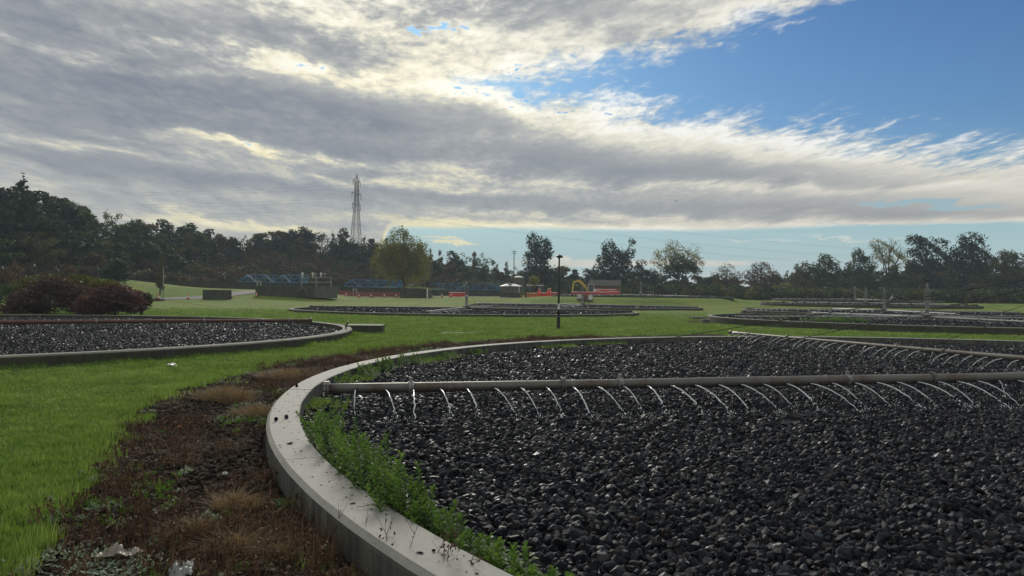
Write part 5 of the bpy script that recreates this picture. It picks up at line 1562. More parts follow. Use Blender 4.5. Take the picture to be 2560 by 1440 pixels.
for (d_, rk_, mn_, sd2), L_ in _by.items():
    for i_, (_, o_) in enumerate(sorted(L_, key=lambda q: q[0])):
        o_['label'] = '%s%s %s, %s of %s'.replace('hedgerow tree', 'tree') % (('', 'second ', 'third ', 'fourth ', 'fifth ', 'sixth ', 'seventh ', 'eighth ', 'ninth ', 'tenth ', 'farthest ')[min(i_, 10)], d_, rk_, sd2, mn_)

# rough brown growth on the slope and under the trees
def undergrowth():
    rng = np.random.default_rng(3); meshes = []
    for mat, k in ((BROWN, 3), (RUST, 2), (MID, 1), (OLIVE, 1)):
        for i in range(k):
            V, F, t = leaf_cloud([(0, 0, 0.45, 0.7, 0.7, 0.5), (rng.uniform(-.4, .4), rng.uniform(-.4, .4), 0.7, 0.4, 0.4, 0.4)], 260, 0.17, rng, 0.2, elong=1.6)
            meshes.append(cloud_mesh('scrub_clump', V, F, t, mat))
    for m3 in (DARK, MID):
        V, F, t = leaf_cloud([(0, 0, 0.5, 0.75, 0.75, 0.55), (0.3, 0.2, 0.8, 0.4, 0.4, 0.4)], 300, 0.17, rng, 0.2)
        meshes.append(cloud_mesh('scrub_clump', V, F, t, m3))
    col = variant_collection('scrub_clumps', meshes)
    n = 15000; b = rng.uniform(-0.85, 0.85, n); R = rng.uniform(125, 250, n)
    X = R * np.sin(np.arctan(b)); Y = R * np.cos(np.arctan(b))
    k = scrub_at(X, Y) > 0.45
    X, Y = X[k], Y[k]; Z = gz(X, Y); n = len(X)
    s = rng.uniform(1.0, 2.4, n) * (0.7 + 0.8 * fbm(X, Y, 0.06, 3))
    o = scatter('undergrowth', np.c_[X, Y, Z - 0.1], np.c_[np.zeros((n, 2)), rng.uniform(0, 6.28, n)], np.c_[s, s, s * rng.uniform(0.7, 1.2, n)], len(meshes), col, None, rng, np.where(X > rng.normal(-5, 9, n), rng.integers(5, 9, n), rng.integers(0, 7, n)).astype(np.int32))
    tag(o, 'brown brambles and dark green scrub along the foot of the trees', 'undergrowth')
undergrowth()

# the big rounded bushes behind the left bed
own_tree('purple_bush', 'dome shaped purple bush with dark leaves, right one of the big pair', 46.5, [(292, 748, 62, 30), (245, 762, 60, 26, 0.5), (330, 765, 40, 20), (280, 730, 46, 20)], PURPLE, 15000, 0.12, 0.22, 290, 0.08, 0.25, 9, 'bush', 0.5)
own_tree('purple_bush', 'brown and purple bush, left and taller one of the big pair', 48.5, [(120, 742, 72, 40), (70, 755, 50, 34), (180, 745, 60, 36), (130, 715, 60, 24), (60, 772, 60, 20), (215, 760, 40, 30)], DULL, 18000, 0.125, 0.25, 120, 0.08, 0.25, 10, 'bush', 0.5)
own_tree('green_bush', 'olive green bush rising between and behind the two purple bushes', 52, [(180, 715, 80, 30), (250, 725, 66, 26), (110, 708, 66, 20), (325, 742, 44, 16)], OLIVE, 13000, 0.13, 0.3, 200, 0.08, 0.25, 8, 'bush', 0.5)
own_tree('green_bush', 'dark green leafy bush poking out right of the purple dome', 48, [(358, 742, 18, 12), (368, 755, 12, 9)], MID, 1600, 0.11, 0.3, 355, 0.04, 0.25, 6, 'bush')
own_tree('green_bush', 'green bush at the very left edge of the picture beside the brown one', 62, [(10, 735, 34, 24), (-40, 730, 50, 30), (40, 725, 30, 14)], MID, 6000, 0.14, 0.3, 0, 0.06, 0.25, 6, 'bush')
own_tree('low_shrub', 'low reddish shrub by the road under the thin lamp post', 100, [(395, 752, 16, 6), (380, 752, 14, 6), (412, 755, 8, 4)], PURPLE, 900, 0.16, 0.2, 395, 0.03, 0.3, 4, 'bush')

# ------------------------------------------------------------------ foreground growth
GRASS = leaf_mat('grass_blades', [(0.050, 0.106, 0.022), (0.116, 0.208, 0.042), (0.215, 0.315, 0.082), (0.37, 0.44, 0.21)], 0.5, 0.55, 0.25, 1.0)
THATCH = leaf_mat('dead_grass', [(0.10, 0.068, 0.042), (0.21, 0.145, 0.088), (0.36, 0.26, 0.165)], 0.35, 0.7)
STALK = leaf_mat('dead_stalks', [(0.046, 0.027, 0.019), (0.090, 0.052, 0.035), (0.155, 0.098, 0.064)], 0.15, 0.7)
WEED = leaf_mat('weed_leaves', [(0.042, 0.100, 0.020), (0.078, 0.165, 0.030), (0.15, 0.25, 0.055)], 0.45, 0.55, 0.15)
PALE = leaf_mat('pale_woolly_leaves', [(0.14, 0.20, 0.14), (0.22, 0.29, 0.21), (0.32, 0.38, 0.30)], 0.25, 0.8)
NX, NY = BEDS['near']

def blades(n, rad, h, w, rng, lean=0.5, seg=2, curl=0.5):
    """n bent tapering blades: quads"""
    a = rng.uniform(0, 6.283, n); r = rad * np.sqrt(rng.random(n)); bx, by = r * np.cos(a), r * np.sin(a)
    d = rng.uniform(0, 6.283, n); hh = h * rng.uniform(0.6, 1.25, n); ln = lean * rng.uniform(0.2, 1.3, n) * hh
    yaw = rng.uniform(0, 6.283, n); ww = w * rng.uniform(0.7, 1.3, n)
    V = []
    for k in range(seg + 1):
        t = k / seg; z = hh * (t - curl * 0.35 * t * t * lean); o = ln * t ** 1.7; wd = ww * (1 - t) ** 0.7 * 0.5 + 0.0003
        cx, cy = bx + np.cos(d) * o, by + np.sin(d) * o
        V.append(np.stack([cx - np.cos(yaw) * wd, cy - np.sin(yaw) * wd, z], 1)); V.append(np.stack([cx + np.cos(yaw) * wd, cy + np.sin(yaw) * wd, z], 1))
    V = np.stack(V, 1); m = 2 * (seg + 1); F = []
    b = (np.arange(n) * m)[:, None]
    for k in range(seg): F.append(b + np.array([2 * k, 2 * k + 1, 2 * k + 3, 2 * k + 2]))
    return V.reshape(-1, 3), np.concatenate(F), np.repeat(rng.random(n), m)

def make_grass():
    rng = np.random.default_rng(8)
    ms = []
    for i in range(6):
        V, F, t = blades(16, 0.07, 0.055, 0.0055, rng, 0.55)
        ms.append(cloud_mesh('grass_tuft', V, F, np.clip(t * 0.6 + 0.2, 0, 1), GRASS))
    col = variant_collection('grass_tufts', ms)
    n = 420000; u = rng.random(n); R = (2.4 ** .4 + u * (80 ** .4 - 2.4 ** .4)) ** 2.5
    b = rng.uniform(-0.98, 0.80, n); X = R * np.sin(b); Y = R * np.cos(b)
    k = rng.random(n) < np.clip((R / 7) ** 1.6, 0.35, 1)      # the draw is already thinned with distance
    k = rng.random(n) < 0.85
    s_ = soil_at(X, Y) + (fbm(X, Y, 2.5, 3) - 0.5) * 0.5
    k &= (s_ < 0.45) | ((rng.random(n) < 0.05) & (s_ < 0.9))
    for key, (cx, cy) in BEDS.items(): k &= np.hypot(X - cx, Y - cy) > R_OUT + 0.05
    k &= rng.random(n) < 1 - 0.97 * ss(48, 79, R)
    k &= ~((np.abs(X - at(1150, 832).x) < 1.0) & (np.abs(Y - 33) < 0.6))
    # worn and scraped streaks where the mower has gone over
    st = fbm(X * 0.35 + 60, Y * 1.5 + X * 0.5 + 60, 0.8, 4)
    k &= ~((np.abs(st - 0.56) < 0.012) & (rng.random(n) < 0.8) & (R > 5))
    X, Y, R, s_ = X[k], Y[k], R[k], s_[k]; n = len(X)
    near = np.clip(1 - (np.abs(np.hypot(X - NX, Y - NY) - R_OUT) / 6), 0, 1)
    # longer beside the brown margin and against the bed walls
    edge = ss(0.02, 0.45, s_) * (R < 25)
    edge = np.maximum(edge, 1 - ss(0.05, 0.5, np.abs(np.hypot(X - BEDS['left'][0], Y - BEDS['left'][1]) - R_OUT)))
    bl = ss(-1.2, -3.2, X + 0.25 * Y) * ss(9.5, 4.5, R)
    hz_ = rng.uniform(0.6, 1.25, n) * (1 + 1.0 * edge + 1.1 * bl * (0.5 + fbm(X, Y, 1.5, 2))) * (0.45 + 1.3 * fbm(X, Y, 1.3, 4)) * np.clip(1 + (R - 15) / 60, 1, 1.6)
    wd = np.clip((R / 7.0) ** 0.78, 0.85, 7) * rng.uniform(0.8, 1.3, n)
    scatter('grass', np.c_[X, Y, gz(X, Y) - 0.004], np.c_[rng.normal(0, 0.12, (n, 2)), rng.uniform(0, 6.28, n)], np.c_[wd, wd, hz_], len(ms), col, None, rng)
    tag(bpy.data.objects['grass'], 'short mown grass blades of the lawn, longer beside the brown margin', 'grass')
make_grass()

def margin_points(n, rng, lo=0.55, r0=2.5, r1=34):
    a = rng.uniform(math.radians(118), math.radians(262), n); r = R_OUT + 0.04 + rng.random(n) * 4.6
    X = NX + r * np.cos(a); Y = NY + r * np.sin(a)
    k = (soil_at(X, Y) > lo) & (np.hypot(X, Y) > r0) & (Y > -3)
    return X[k], Y[k]

def open_patch(X, Y):
    # places where the cinders lie bare between the dead growth
    v = np.zeros(len(X))
    for px, py, a in ((650, 1070, 0.75), (650, 950, 0.9), (600, 1150, 0.5), (700, 990, 0.7), (470, 1190, 0.45), (690, 1240, 0.3)):
        q = at(px, py, 0.0); v = np.maximum(v, 1 - np.hypot(X - q.x, Y - q.y) / a)
    return v + (fbm(X, Y + 7, 2.2, 3) - 0.5) * 0.7

def make_margin():
    rng = np.random.default_rng(12)
    X, Y = margin_points(60000, rng, 0.6); n = len(X)
    k = fbm(X, Y, 0.9, 3) + rng.normal(0, 0.06, n) + 0.3 * (open_patch(X, Y) > 0) > 0.41; X, Y = X[k], Y[k]; n = len(X)
    s = rng.uniform(0.028, 0.080, n)
    scatter('cinders', np.c_[X, Y, gz(X, Y) + s * 0.2], rng.uniform(0, 6.28, (n, 3)), np.c_[s, s, s * 0.8], len(CINDERS), CINDER_COL, None, rng)
    tag(bpy.data.objects['cinders'], 'rounded brown cinders lying on the bare margin outside the concrete rim', 'cinders')
    ms = []
    for i in range(5):
        V, F, t = blades(11, 0.10, 0.17, 0.006, rng, 0.28, 3, 0.2); V2, F2, t2 = leaf_cloud([(0, 0, 0.08, 0.09, 0.09, 0.08)], 26, 0.022, rng, 0.1, elong=1.3)
        ms.append(cloud_mesh('dead_stalks', np.r_[V, V2], np.r_[F, F2 + len(V)], np.r_[t, t2], STALK))
    col = variant_collection('dead_stalk_clumps', ms)
    X, Y = margin_points(9500, rng, 0.5); n = len(X)
    f = fbm(X + 9, Y, 0.55, 4); D = np.hypot(X, Y)
    k = (f + rng.normal(0, 0.03, n) > 0.50) & ((open_patch(X, Y) < 0.1) | (rng.random(n) < 0.12)) ; X, Y, D = X[k], Y[k], D[k]; n = len(X)
    s = rng.uniform(0.5, 1.25, n)
    scatter('dead_weeds', np.c_[X, Y, gz(X, Y)], np.c_[rng.normal(0, 0.15, (n, 2)), rng.uniform(0, 6.28, n)], np.c_[s, s, s * rng.uniform(0.6, 1.2, n)], len(ms), col, None, rng)
    tag(bpy.data.objects['dead_weeds'], 'reddish brown dead weed stalks standing on the margin', 'dead weeds')
    q = at(820, 1390, 0.0); m_ = 230; X = q.x + rng.normal(0, 0.62, m_); Y = q.y + rng.normal(0.1, 0.30, m_)
    k = (soil_at(X, Y) > 0.6) & (np.hypot(X - NX, Y - NY) > R_OUT + 0.06); X, Y = X[k], Y[k]; n = len(X); s = rng.uniform(0.8, 1.15, n)
    scatter('red_stalks', np.c_[X, Y, gz(X, Y)], np.c_[rng.normal(0, 0.12, (n, 2)), rng.uniform(0, 6.28, n)], np.c_[s, s, s * rng.uniform(0.7, 1.25, n)], len(ms), col, None, rng)
    tag(bpy.data.objects['red_stalks'], 'dense thicket of taller red brown stalks at the bottom edge beside the rim', 'dead weeds')
    # flattened straw and litter
    ms = []
    for i in range(5):
        V, F, t = blades(22, 0.09, 0.10, 0.0045, rng, 2.0, 3, 1.0); ms.append(cloud_mesh('straw', V * np.array([1, 1, 0.6]), F, t, (THATCH, STALK)[i % 2]))
    col = variant_collection('straw_clumps', ms)
    X, Y = margin_points(14000, rng, 0.4); n = len(X); k = (fbm(X, Y + 20, 0.9, 4) + rng.normal(0, 0.03, n) > 0.49) & ((open_patch(X, Y) < 0.1) | (rng.random(n) < 0.15)); X, Y = X[k], Y[k]; n = len(X)
    s = rng.uniform(0.5, 1.2, n)
    scatter('straw_litter', np.c_[X, Y, gz(X, Y) + 0.01], np.c_[rng.normal(0, 0.2, (n, 2)), rng.uniform(0, 6.28, n)], np.c_[s, s, s], len(ms), col, None, rng)
    tag(bpy.data.objects['straw_litter'], 'flattened straw and litter over the brown margin', 'straw')
    # small green seedlings
    ms = []
    for i in range(4):
        V, F, t = leaf_cloud([(0, 0, 0.02, 0.06, 0.06, 0.03)], 40, 0.022, rng, 0.1, elong=1.2); ms.append(cloud_mesh('seedlings', V, F, t, (WEED, PALE)[i % 2]))
    col = variant_collection('seedling_clumps', ms)
    X, Y = margin_points(6000, rng, 0.25); n = len(X); k = fbm(X + 30, Y + 20, 0.9, 3) + rng.normal(0, 0.05, n) > 0.60
    dW = np.hypot(X - NX, Y - NY) - R_OUT
    k |= (soil_at(X, Y) < 0.75) & (rng.random(n) < 0.6); X, Y = X[k], Y[k]; n = len(X)
    s = rng.uniform(0.6, 1.5, n)
    scatter('seedlings', np.c_[X, Y, gz(X, Y) + 0.01], np.c_[np.zeros((n, 2)), rng.uniform(0, 6.28, n)], np.c_[s, s, s], len(ms), col, None, rng)
    tag(bpy.data.objects['seedlings'], 'tiny green and pale seedlings along the lawn edge of the margin', 'seedlings')
make_margin()

def mound(px, py, w, h, label, mat=THATCH, n=700, blade=0.16):
    rng = np.random.default_rng(px + py); p = at(px, py, 0.02)
    V, F, t = blades(n, 1.0, blade, 0.004, rng, 1.1, 3, 0.9)
    m = 8; B = V.reshape(-1, m, 3); c = B[:, 0, :2].copy(); rr = np.hypot(c[:, 0], c[:, 1])
    off = np.stack([c[:, 0] * (w - 1), c[:, 1] * (w * 0.7 - 1), h * np.clip(1 - rr ** 2, 0, 1) * (0.6 + 0.8 * fbm(c[:, 0] + 5, c[:, 1] + 5, 1.8, 2))], 1)
    B = B + off[:, None, :]
    # combed downhill, outwards
    k = np.linspace(0, 1, 4).repeat(2)
    B[:, :, :2] += (c * np.array([w, w * .7]))[:, None, :] * (k ** 1.5)[None, :, None] * 0.55
    t_ = thing('dead_grass_mound', label, 'grass mound', (p.x, p.y, gzf(p.x, p.y)))
    link('dry_blades', cloud_mesh('dry_blades', B.reshape(-1, 3), F, t, mat), t_)
    # the hummock of matted roots below
    g = MB(); N_ = 14; v = []
    for i in range(6):
        for j in range(N_):
            r = i / 5; a = 2 * math.pi * j / N_; v.append((w * r * math.cos(a) * 1.02, w * .7 * r * math.sin(a) * 1.02, h * (1 - r * r) * 0.9 - 0.01))
    f = [(i * N_ + j, i * N_ + (j + 1) % N_, (i + 1) * N_ + (j + 1) % N_, (i + 1) * N_ + j) for i in range(5) for j in range(N_)]
    g.add(v, f); me = g.mesh('hummock', M_hum, True); link('hummock', me, t_)
M_hum = material('matted_roots', lambda N: (lambda n: principled(N, N.mix(n, (0.05, 0.032, 0.02), (0.14, 0.085, 0.048)), 0.95, 0.1, 0, bump(N, n, 1.0, 0.03)))(N.noise(position(N), 45.0, 4, 0.7)))
mound(565, 1000, 0.42, 0.13, 'tan dead grass mound halfway up the brown margin, the largest one', n=1300)
mound(640, 1040, 0.30, 0.08, 'lower tan tuft mound touching the largest one on its right', n=600)
mound(725, 943, 0.60, 0.10, 'flat tan grass mound hugging the bend of the rim', n=1300)
mound(850, 905, 0.62, 0.16, 'reddish brown mound of dead weeds outside the rim, beyond the tan one', STALK, 1300)
mound(1115, 864, 0.45, 0.13, 'small rusty tuft right outside the far left curve of the rim', STALK, 700)
mound(1240, 856, 0.35, 0.06, 'small dark tuft outside the rim, next one along the curve', STALK, 350)
mound(1480, 846, 0.40, 0.09, 'rusty tuft outside the far rim just right of the black lamp post', STALK, 450)
mound(1738, 798, 0.85, 0.20, 'reddish mound in the grass left of the pale inlet block', STALK, 700, 0.2)
mound(490, 1345, 0.17, 0.06, 'drooping straw tuft near the bottom edge, left of the red stalks', n=420, blade=0.15)
mound(590, 1385, 0.19, 0.06, 'wide straw tuft near the bottom edge beside the plastic scrap', n=480, blade=0.15)
mound(700, 1400, 0.16, 0.05, 'low straw tuft at the bottom edge close to the rim', n=380, blade=0.14)
mound(590, 1270, 0.18, 0.06, 'dull brown tuft in the middle of the margin near the rim', n=520, blade=0.14)
mound(2290, 832, 0.6, 0.08, 'pale brown tuft between the near rim and the mossy wall', STALK, 400)

# ---- leafy weeds along the inner face of the rim
def weed(px, py, h, label, ns=9, spread=0.17, rr=None, grp=None):
    ns = int(ns * 2.0)
    rng = np.random.default_rng(px * 3 + py); q = at(px, py, Z_RIM); a = math.atan2(q.y - NY, q.x - NX); r = (R_IN - 0.19) if rr is None else rr
    t = thing('leafy_weed', label, 'weed', (NX + r * math.cos(a), NY + r * math.sin(a), 0.03), 0, grp)
    LV, LF, LT = [], [], []; m = MB(); base = 0
    for s in range(ns):
        tx, ty = rng.normal(0, spread * 1.35), min(rng.normal(0, spread * 0.7), 0.13)
        ox, oy = -math.sin(a) * tx + math.cos(a) * ty, math.cos(a) * tx + math.sin(a) * ty; H = h * rng.uniform(0.65, 1.15); lx, ly = rng.normal(0, 0.22, 2) + np.array([math.cos(a), math.sin(a)]) * 0.22
        m.tube([(ox, oy, -0.05), (ox + lx * H * .4, oy + ly * H * .4, H * 0.5), (ox + lx * H, oy + ly * H, H)], [0.004, 0.003, 0.0015], 4)
        nl = int(22 + 8 * rng.random()); ph = rng.uniform(0, 6.28)
        for i in range(nl):
            f = (i + 1) / nl; f = f ** 0.75; az = ph + i * 2.4; L = 0.105 * (1 - 0.45 * f) * rng.uniform(0.75, 1.25); w = L * 0.22
            up = 0.15 + 0.9 * f; c = np.array([ox + lx * H * f, oy + ly * H * f, H * f])
            d = np.array([math.cos(az) * math.cos(up), math.sin(az) * math.cos(up), math.sin(up)]); sd_ = np.array([-math.sin(az), math.cos(az), 0])
            mid = c + d * L * 0.5; tip = c + d * L + np.array([0, 0, -L * 0.32])
            LV += [c, mid - sd_ * w + [0, 0, w * .4], mid - [0, 0, w * .1], tip, mid + sd_ * w + [0, 0, w * .4]]
            LF += [(base, base + 1, base + 2), (base + 1, base + 3, base + 2), (base, base + 2, base + 4), (base + 2, base + 3, base + 4)]
            LT += [min(1, 0.25 + 0.6 * f * rng.random() + 0.2 * f)] * 5; base += 5
    link('leaves', cloud_mesh('leaves', np.array(LV), np.array(LF), np.array(LT), WEED), t)
    m.build('stems', painted('weed_stem', (0.07, 0.10, 0.035), 0.6), t)
    return t
for px, py, h, ns, lb in [(792, 1112, 0.34, 12, 'leafy green weed clump highest up the rim, at the bend'), (850, 1150, 0.33, 12, 'second clump from the bend of the bright leafy weeds'), (888, 1190, 0.36, 13, 'tallest bushy weed clump leaning over the rim'),
                          (940, 1228, 0.34, 12, 'weed clump in the thick of the row, below the tallest one'), (985, 1262, 0.30, 11, 'weed clump in the middle of the green row with pointed leaves'), (1040, 1300, 0.25, 8, 'lower middle weed clump on the stone side of the rim'),
                          (1085, 1330, 0.22, 6, 'smaller weed clump below the middle of the row'), (1150, 1372, 0.20, 5, 'low weed clump where the green row thins out'), (1205, 1412, 0.20, 6, 'weed clump near the bottom edge beside the rim'),
                          (1255, 1450, 0.20, 7, 'lowest weed clump cut by the bottom edge of the picture')]:
    weed(px, py, h * (1.25 if py < 1280 else 1.0), lb, ns, 0.15 if h > .3 else 0.12, None, 'leafy weeds along the inner side of the rim')
for px, py, h, ns, lb in [(762, 1040, 0.22, 6, 'narrow weed clump under the end of the near pipe'), (770, 1075, 0.24, 6, 'thin weed with big leaves between the pipe end and the bushy row'), (860, 935, 0.22, 7, 'weed clump on the stones just behind the near pipe end'),
                          (905, 918, 0.26, 9, 'weed clump at the inner wall beyond the pipe end'), (950, 902, 0.28, 9, 'dark green weed clump against the curved inner wall'), (1000, 890, 0.24, 8, 'weed clump farther along the inner wall behind the pipe'), (1080, 876, 0.16, 6, 'low weeds at the inner wall near the far left curve'), (1180, 868, 0.14, 6, 'faint green weeds farthest along the inner wall')]:
    weed(px, py, h, lb, ns, 0.2, R_IN - 0.25, 'weeds by the inner wall behind the pipe')
for px, py, w_, lb in [(2090, 803, 1.6, 'green weed patch in the walled right-hand bed, nearer its left tip'), (1960, 797, 1.2, 'small green weed patch at the left part of the walled bed')]:
    q = at(px, py, 0.1); rng = np.random.default_rng(px)
    V, F, t_ = leaf_cloud([(0, 0, 0.1, w_, 1.2, 0.25), (w_ * .8, .4, 0.1, w_ * .7, 1, 0.2), (-w_ * .9, -.2, .1, w_ * .6, .8, .16)], 2600, 0.09, rng, 0.2)
    o = link('weed_patch', cloud_mesh('weed_patch', V, F, t_, WEED), None, (q.x, q.y, 0.05)); tag(o, lb, 'weed patch')

# grass growing on the stones by the inner wall
def inner_grass():
    rng = np.random.default_rng(4); ms = []
    for i in range(3):
        V, F, t = blades(20, 0.09, 0.11, 0.006, rng, 0.7); ms.append(cloud_mesh('wall_grass', V, F, t, GRASS))
    col = variant_collection('wall_grass', ms)
    n = 900; a = np.radians(rng.uniform(120, 190, n)); r = R_IN - 0.04 - np.abs(rng.normal(0, 0.22, n)); X = NX + r * np.cos(a); Y = NY + r * np.sin(a)
    k = fbm(X, Y, 0.9, 2) > 0.47; X, Y = X[k], Y[k]; n = len(X); s = rng.uniform(0.6, 1.3, n)
    scatter('wall_grass', np.c_[X, Y, np.full(n, 0.03)], np.c_[rng.normal(0, .15, (n, 2)), rng.uniform(0, 6.28, n)], np.c_[s, s, s], 3, col, None, rng)
    tag(bpy.data.objects['wall_grass'], 'grass rooted among the stones along the inner face of the near rim', 'grass')
inner_grass()

# ---- single stalks in front of the rim
def bare_stalk(px, py, h, lean, label, leaves=True):
    rng = np.random.default_rng(px + 17); p = at(px, py, 0.02); t = thing('dead_stalk', label, 'stalk', (p.x, p.y, gzf(p.x, p.y) - 0.02), 0, 'bare stalks in front of the rim')
    m = MB(); pts = [(lean * h * k ** 1.5 + rng.normal(0, .006), rng.normal(0, .006), h * k) for k in (0, .25, .5, .75, 1)]
    m.tube(pts, [.0035, .003, .0025, .002, .001], 4)
    for _ in range(4):
        a = Vector(pts[int(rng.integers(1, 4))]); b = a + Vector((rng.normal(0, .05), rng.normal(0, .05), rng.uniform(.04, .12))); m.tube([a, b], [.002, .0008], 4)
    m.build('stem', M_stalk, t)
    if leaves:
        V, F, ti = leaf_cloud([(lean * h * .7, 0, h * .75, .05, .05, .10)], 16, 0.022, rng, 0.1, elong=1.3); link('dry_leaves', cloud_mesh('dry_leaves', V, F, ti, STALK), t)
M_stalk = painted('stalk_bark', (0.075, 0.035, 0.025), 0.8)
for i, (px, py, h, ln, lf) in enumerate([(905, 1400, 0.36, 0.1, 0), (940, 1428, 0.42, 0.3, 0), (975, 1440, 0.40, -0.1, 1), (1005, 1462, 0.44, 0.25, 0), (1050, 1480, 0.46, 0.5, 1), (1085, 1490, 0.50, 0.35, 1), (1110, 1500, 0.48, 0.1, 1), (1145, 1510, 0.45, 0.3, 1), (830, 1370, 0.30, 0.2, 0), (780, 1330, 0.28, -0.2, 0), (700, 1360, 0.30, 0.1, 0)]):
    bare_stalk(px, py, h, ln, ('leftmost', 'second', 'third', 'fourth', 'fifth', 'sixth', 'seventh', 'eighth', 'ninth', 'tenth', 'rightmost')[[905, 940, 975, 1005, 1050, 1085, 1110, 1145, 830, 780, 700].index(px) + 3 if px > 850 else [700, 780, 830].index(px)] + ' bare brown stalk, counted from the left, rising before the concrete rim', bool(lf))

# ---- woolly pale plants bottom left
for px, py, w_, lb in [(200, 1400, 0.30, 'pale woolly leaved plant left of the crumpled plastic bag'), (300, 1420, 0.26, 'pale woolly leaved plant below the crumpled plastic bag'), (235, 1450, 0.24, 'pale woolly leaved plant cut by the bottom edge'), (720, 1265, 0.12, 'small green plant close to the outer wall of the rim'), (240, 1268, 0.10, 'small pale plant where lawn meets margin')]:
    rng = np.random.default_rng(px); q = at(px, py, 0.02)
    LV, LF, LT = [], [], []; b0 = 0
    for i in range(int(1100 * w_)):
        r = w_ * math.sqrt(rng.random()); az = rng.uniform(0, 6.28); c = np.array([r * math.cos(az), r * math.sin(az) * .8, 0.01 + 0.05 * rng.random()]); L = rng.uniform(.02, .036); yw = rng.uniform(0, 6.28); up = rng.uniform(0, .9)
        d = np.array([math.cos(yw) * math.cos(up), math.sin(yw) * math.cos(up), math.sin(up)]); s_ = np.array([-math.sin(yw), math.cos(yw), 0]) * L * .32
        LV += [c, c + d * L * .35 - s_, c + d * L * .8 - s_ * .8, c + d * L, c + d * L * .8 + s_ * .8, c + d * L * .35 + s_]; LF += [(b0, b0 + 1, b0 + 4, b0 + 5), (b0 + 1, b0 + 2, b0 + 3, b0 + 4)]; LT += [rng.random()] * 6; b0 += 6
    o = link('woolly_plant', cloud_mesh('woolly_plant', np.array(LV), np.array(LF), np.array(LT), PALE if w_ > .11 and px != 720 else WEED), None, (q.x, q.y, gzf(q.x, q.y))); tag(o, lb, 'plant')

# ---- litter
def crumpled(px, py, w, h, hgt, label, cat, seed, col=(0.62, 0.60, 0.54), trans=0.35):
    def f(N):
        d = principled(N, N.mix(N.noise(coords(N), 9.0, 4, 0.6), col, tuple(c * 0.55 for c in col)), 0.35, 0.5)
        t = N.n('ShaderNodeBsdfTranslucent'); t.inputs[0].default_value = (*col, 1); mx = N.n('ShaderNodeMixShader'); mx.inputs[0].default_value = trans
        N.link(d, mx.inputs[1]); N.link(t.outputs[0], mx.inputs[2]); return mx.outputs[0]
    n = 20; g = np.linspace(-.5, .5, n); X, Y = np.meshgrid(g, g); X, Y = X.ravel(), Y.ravel()
    ang = np.arctan2(Y, X); e = 1 + 0.5 * (fbm(np.cos(ang) * 2 + seed, np.sin(ang) * 2 + seed, 1.5, 2) - 0.5)
    Z = hgt * np.abs(fbm(X * 5 + seed, Y * 5 + seed, 1.0, 3) - 0.42) * 2.6 * (1 - (X * X + Y * Y) * 1.4) + hgt * 0.25
    V = np.c_[X * w * e, Y * h * e, Z]; i = np.arange(n - 1)[:, None] * n + np.arange(n - 1)[None]; F = np.stack([i, i + 1, i + n + 1, i + n], -1).reshape(-1, 4)
    q = at(px, py, 0.04); o = link('plastic_scrap' if cat != 'bag' else 'plastic_bag', np_mesh('sheet', V, F, material('sheet_%d' % seed, f), False), None, (q.x, q.y, gzf(q.x, q.y) + 0.03), (0.25, 0.1, seed)); tag(o, label, cat)
crumpled(300, 1392, 0.24, 0.20, 0.07, 'crumpled translucent plastic bag lying on the brown margin at the bottom left', 'bag', 3, (0.50, 0.46, 0.38), 0.4)
crumpled(455, 1432, 0.20, 0.14, 0.05, 'grey white plastic scrap at the bottom edge right of the bag', 'plastic scrap', 5, (0.42, 0.46, 0.44), 0.3)
crumpled(430, 908, 0.42, 0.16, 0.07, 'white flattened plastic scrap lying alone on the green lawn', 'plastic scrap', 8, (0.7, 0.7, 0.66), 0.2)
crumpled(563, 1186, 0.05, 0.045, 0.04, 'tiny white scrap in the middle of the brown margin', 'plastic scrap', 11, (0.75, 0.77, 0.75), 0.2)
crumpled(448, 1068, 0.05, 0.04, 0.03, 'tiny orange scrap among the brown stalks', 'plastic scrap', 13, (0.65, 0.30, 0.12), 0.2)
q = at(628, 967, 0.03); tag(MB().bar((-0.17, 0, 0.02), (0.17, 0.03, 0.035), 0.05, 0.02).build('wood_splinter', painted('bleached_wood', (0.42, 0.38, 0.31), 0.7), None, False, (q.x, q.y, gzf(q.x, q.y))), 'bleached splinter of wood beside the dead grass mound', 'wood')

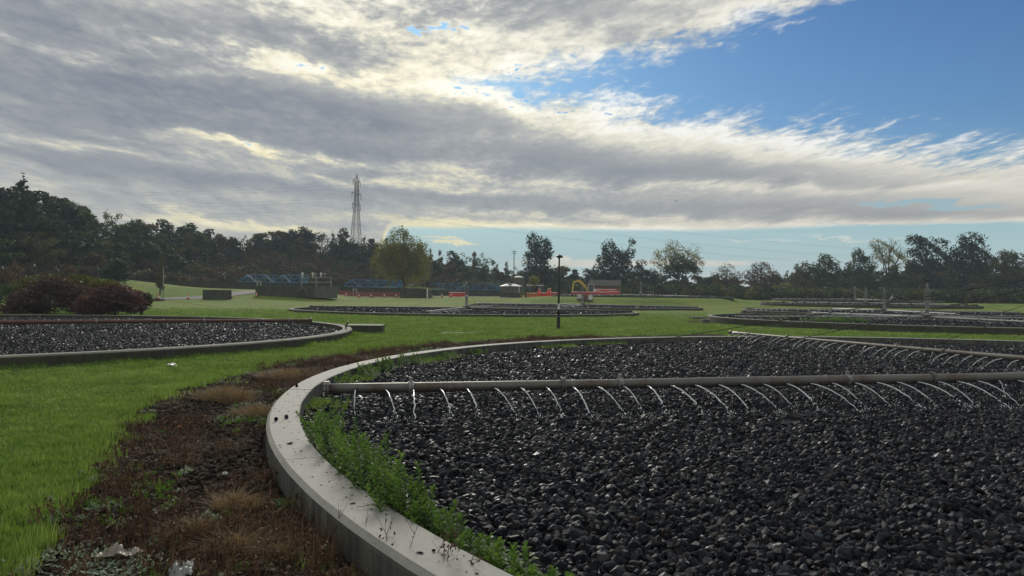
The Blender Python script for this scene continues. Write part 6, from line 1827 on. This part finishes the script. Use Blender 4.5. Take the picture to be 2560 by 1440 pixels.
def on_rim(px, py, size, label, mesh=None, flat=1.0, cat='stone', name='loose_stone'):
    q = at(px, py, Z_RIM); r = np.random.default_rng(px)
    o = link(name, mesh or ROCKS[px % len(ROCKS)], None, (q.x, q.y, Z_RIM + size * 0.28 * flat), tuple(r.uniform(0, 6.28, 3)) if flat == 1 else (0.1, 0.05, float(r.uniform(0, 6))), (size, size * .9, size * flat)); tag(o, label, cat); return o
on_rim(690, 1052, 0.062, 'black stone on the rim top at its leftmost bend, left of the pair')
on_rim(715, 1046, 0.070, 'black stone on the rim top at its leftmost bend, right of the pair')
on_rim(742, 967, 0.060, 'single black stone on the rim top level with the pipe end')
on_rim(813, 925, 0.058, 'first of three black stones on the rim top beyond the pipe end')
on_rim(840, 918, 0.054, 'middle one of three black stones on the rim top beyond the pipe end')
on_rim(870, 911, 0.070, 'farthest and largest of three black stones on the rim top')
on_rim(725, 1109, 0.060, 'flat dark stone chip on the rim above the weeds', None, 0.35)
on_rim(720, 986, 0.034, 'small flat chip on the rim beside the pipe end', None, 0.35)
on_rim(1084, 1378, 0.030, 'small dark stone on the rim near the bottom edge', None, 0.6)
on_rim(1050, 1382, 0.045, 'flat scrap of bark on the rim near the bottom edge', None, 0.2)
on_rim(882, 1259, 0.040, 'thin dark chip on the rim in front of the weeds', None, 0.25)
q = at(940, 1270, Z_RIM); m = MB()
m.tube([(-0.13, -0.03, 0.012), (-0.03, 0.0, 0.02), (0.08, 0.01, 0.012), (0.13, -0.01, 0.008)], [0.002, 0.003, 0.003, 0.0015], 4); m.tube([(-0.03, 0, 0.02), (-0.10, 0.05, 0.015)], [0.002, 0.001], 4); m.tube([(0.04, 0.005, 0.015), (-0.02, 0.07, 0.02)], [0.002, 0.001], 4)
tag(m.build('twig', M_stalk, None, False, (q.x, q.y, Z_RIM)), 'dry forked twig lying across the rim top', 'twig')
def rim_grit():
    rng = np.random.default_rng(6); n = 420; a = np.radians(rng.uniform(150, 250, n)); r = R_IN + 0.03 + rng.random(n) * 0.29
    s = rng.uniform(0.004, 0.016, n)
    scatter('grit', np.c_[NX + r * np.cos(a), NY + r * np.sin(a), Z_RIM + s * 0.1], np.c_[np.zeros((n, 2)), rng.uniform(0, 6, n)], np.c_[s * 1.6, s, s * 0.5], len(ROCKS), ROCK_COL, None, rng)
    tag(bpy.data.objects['grit'], 'dark grit and leaf crumbs scattered on top of the near rim', 'grit')
rim_grit()
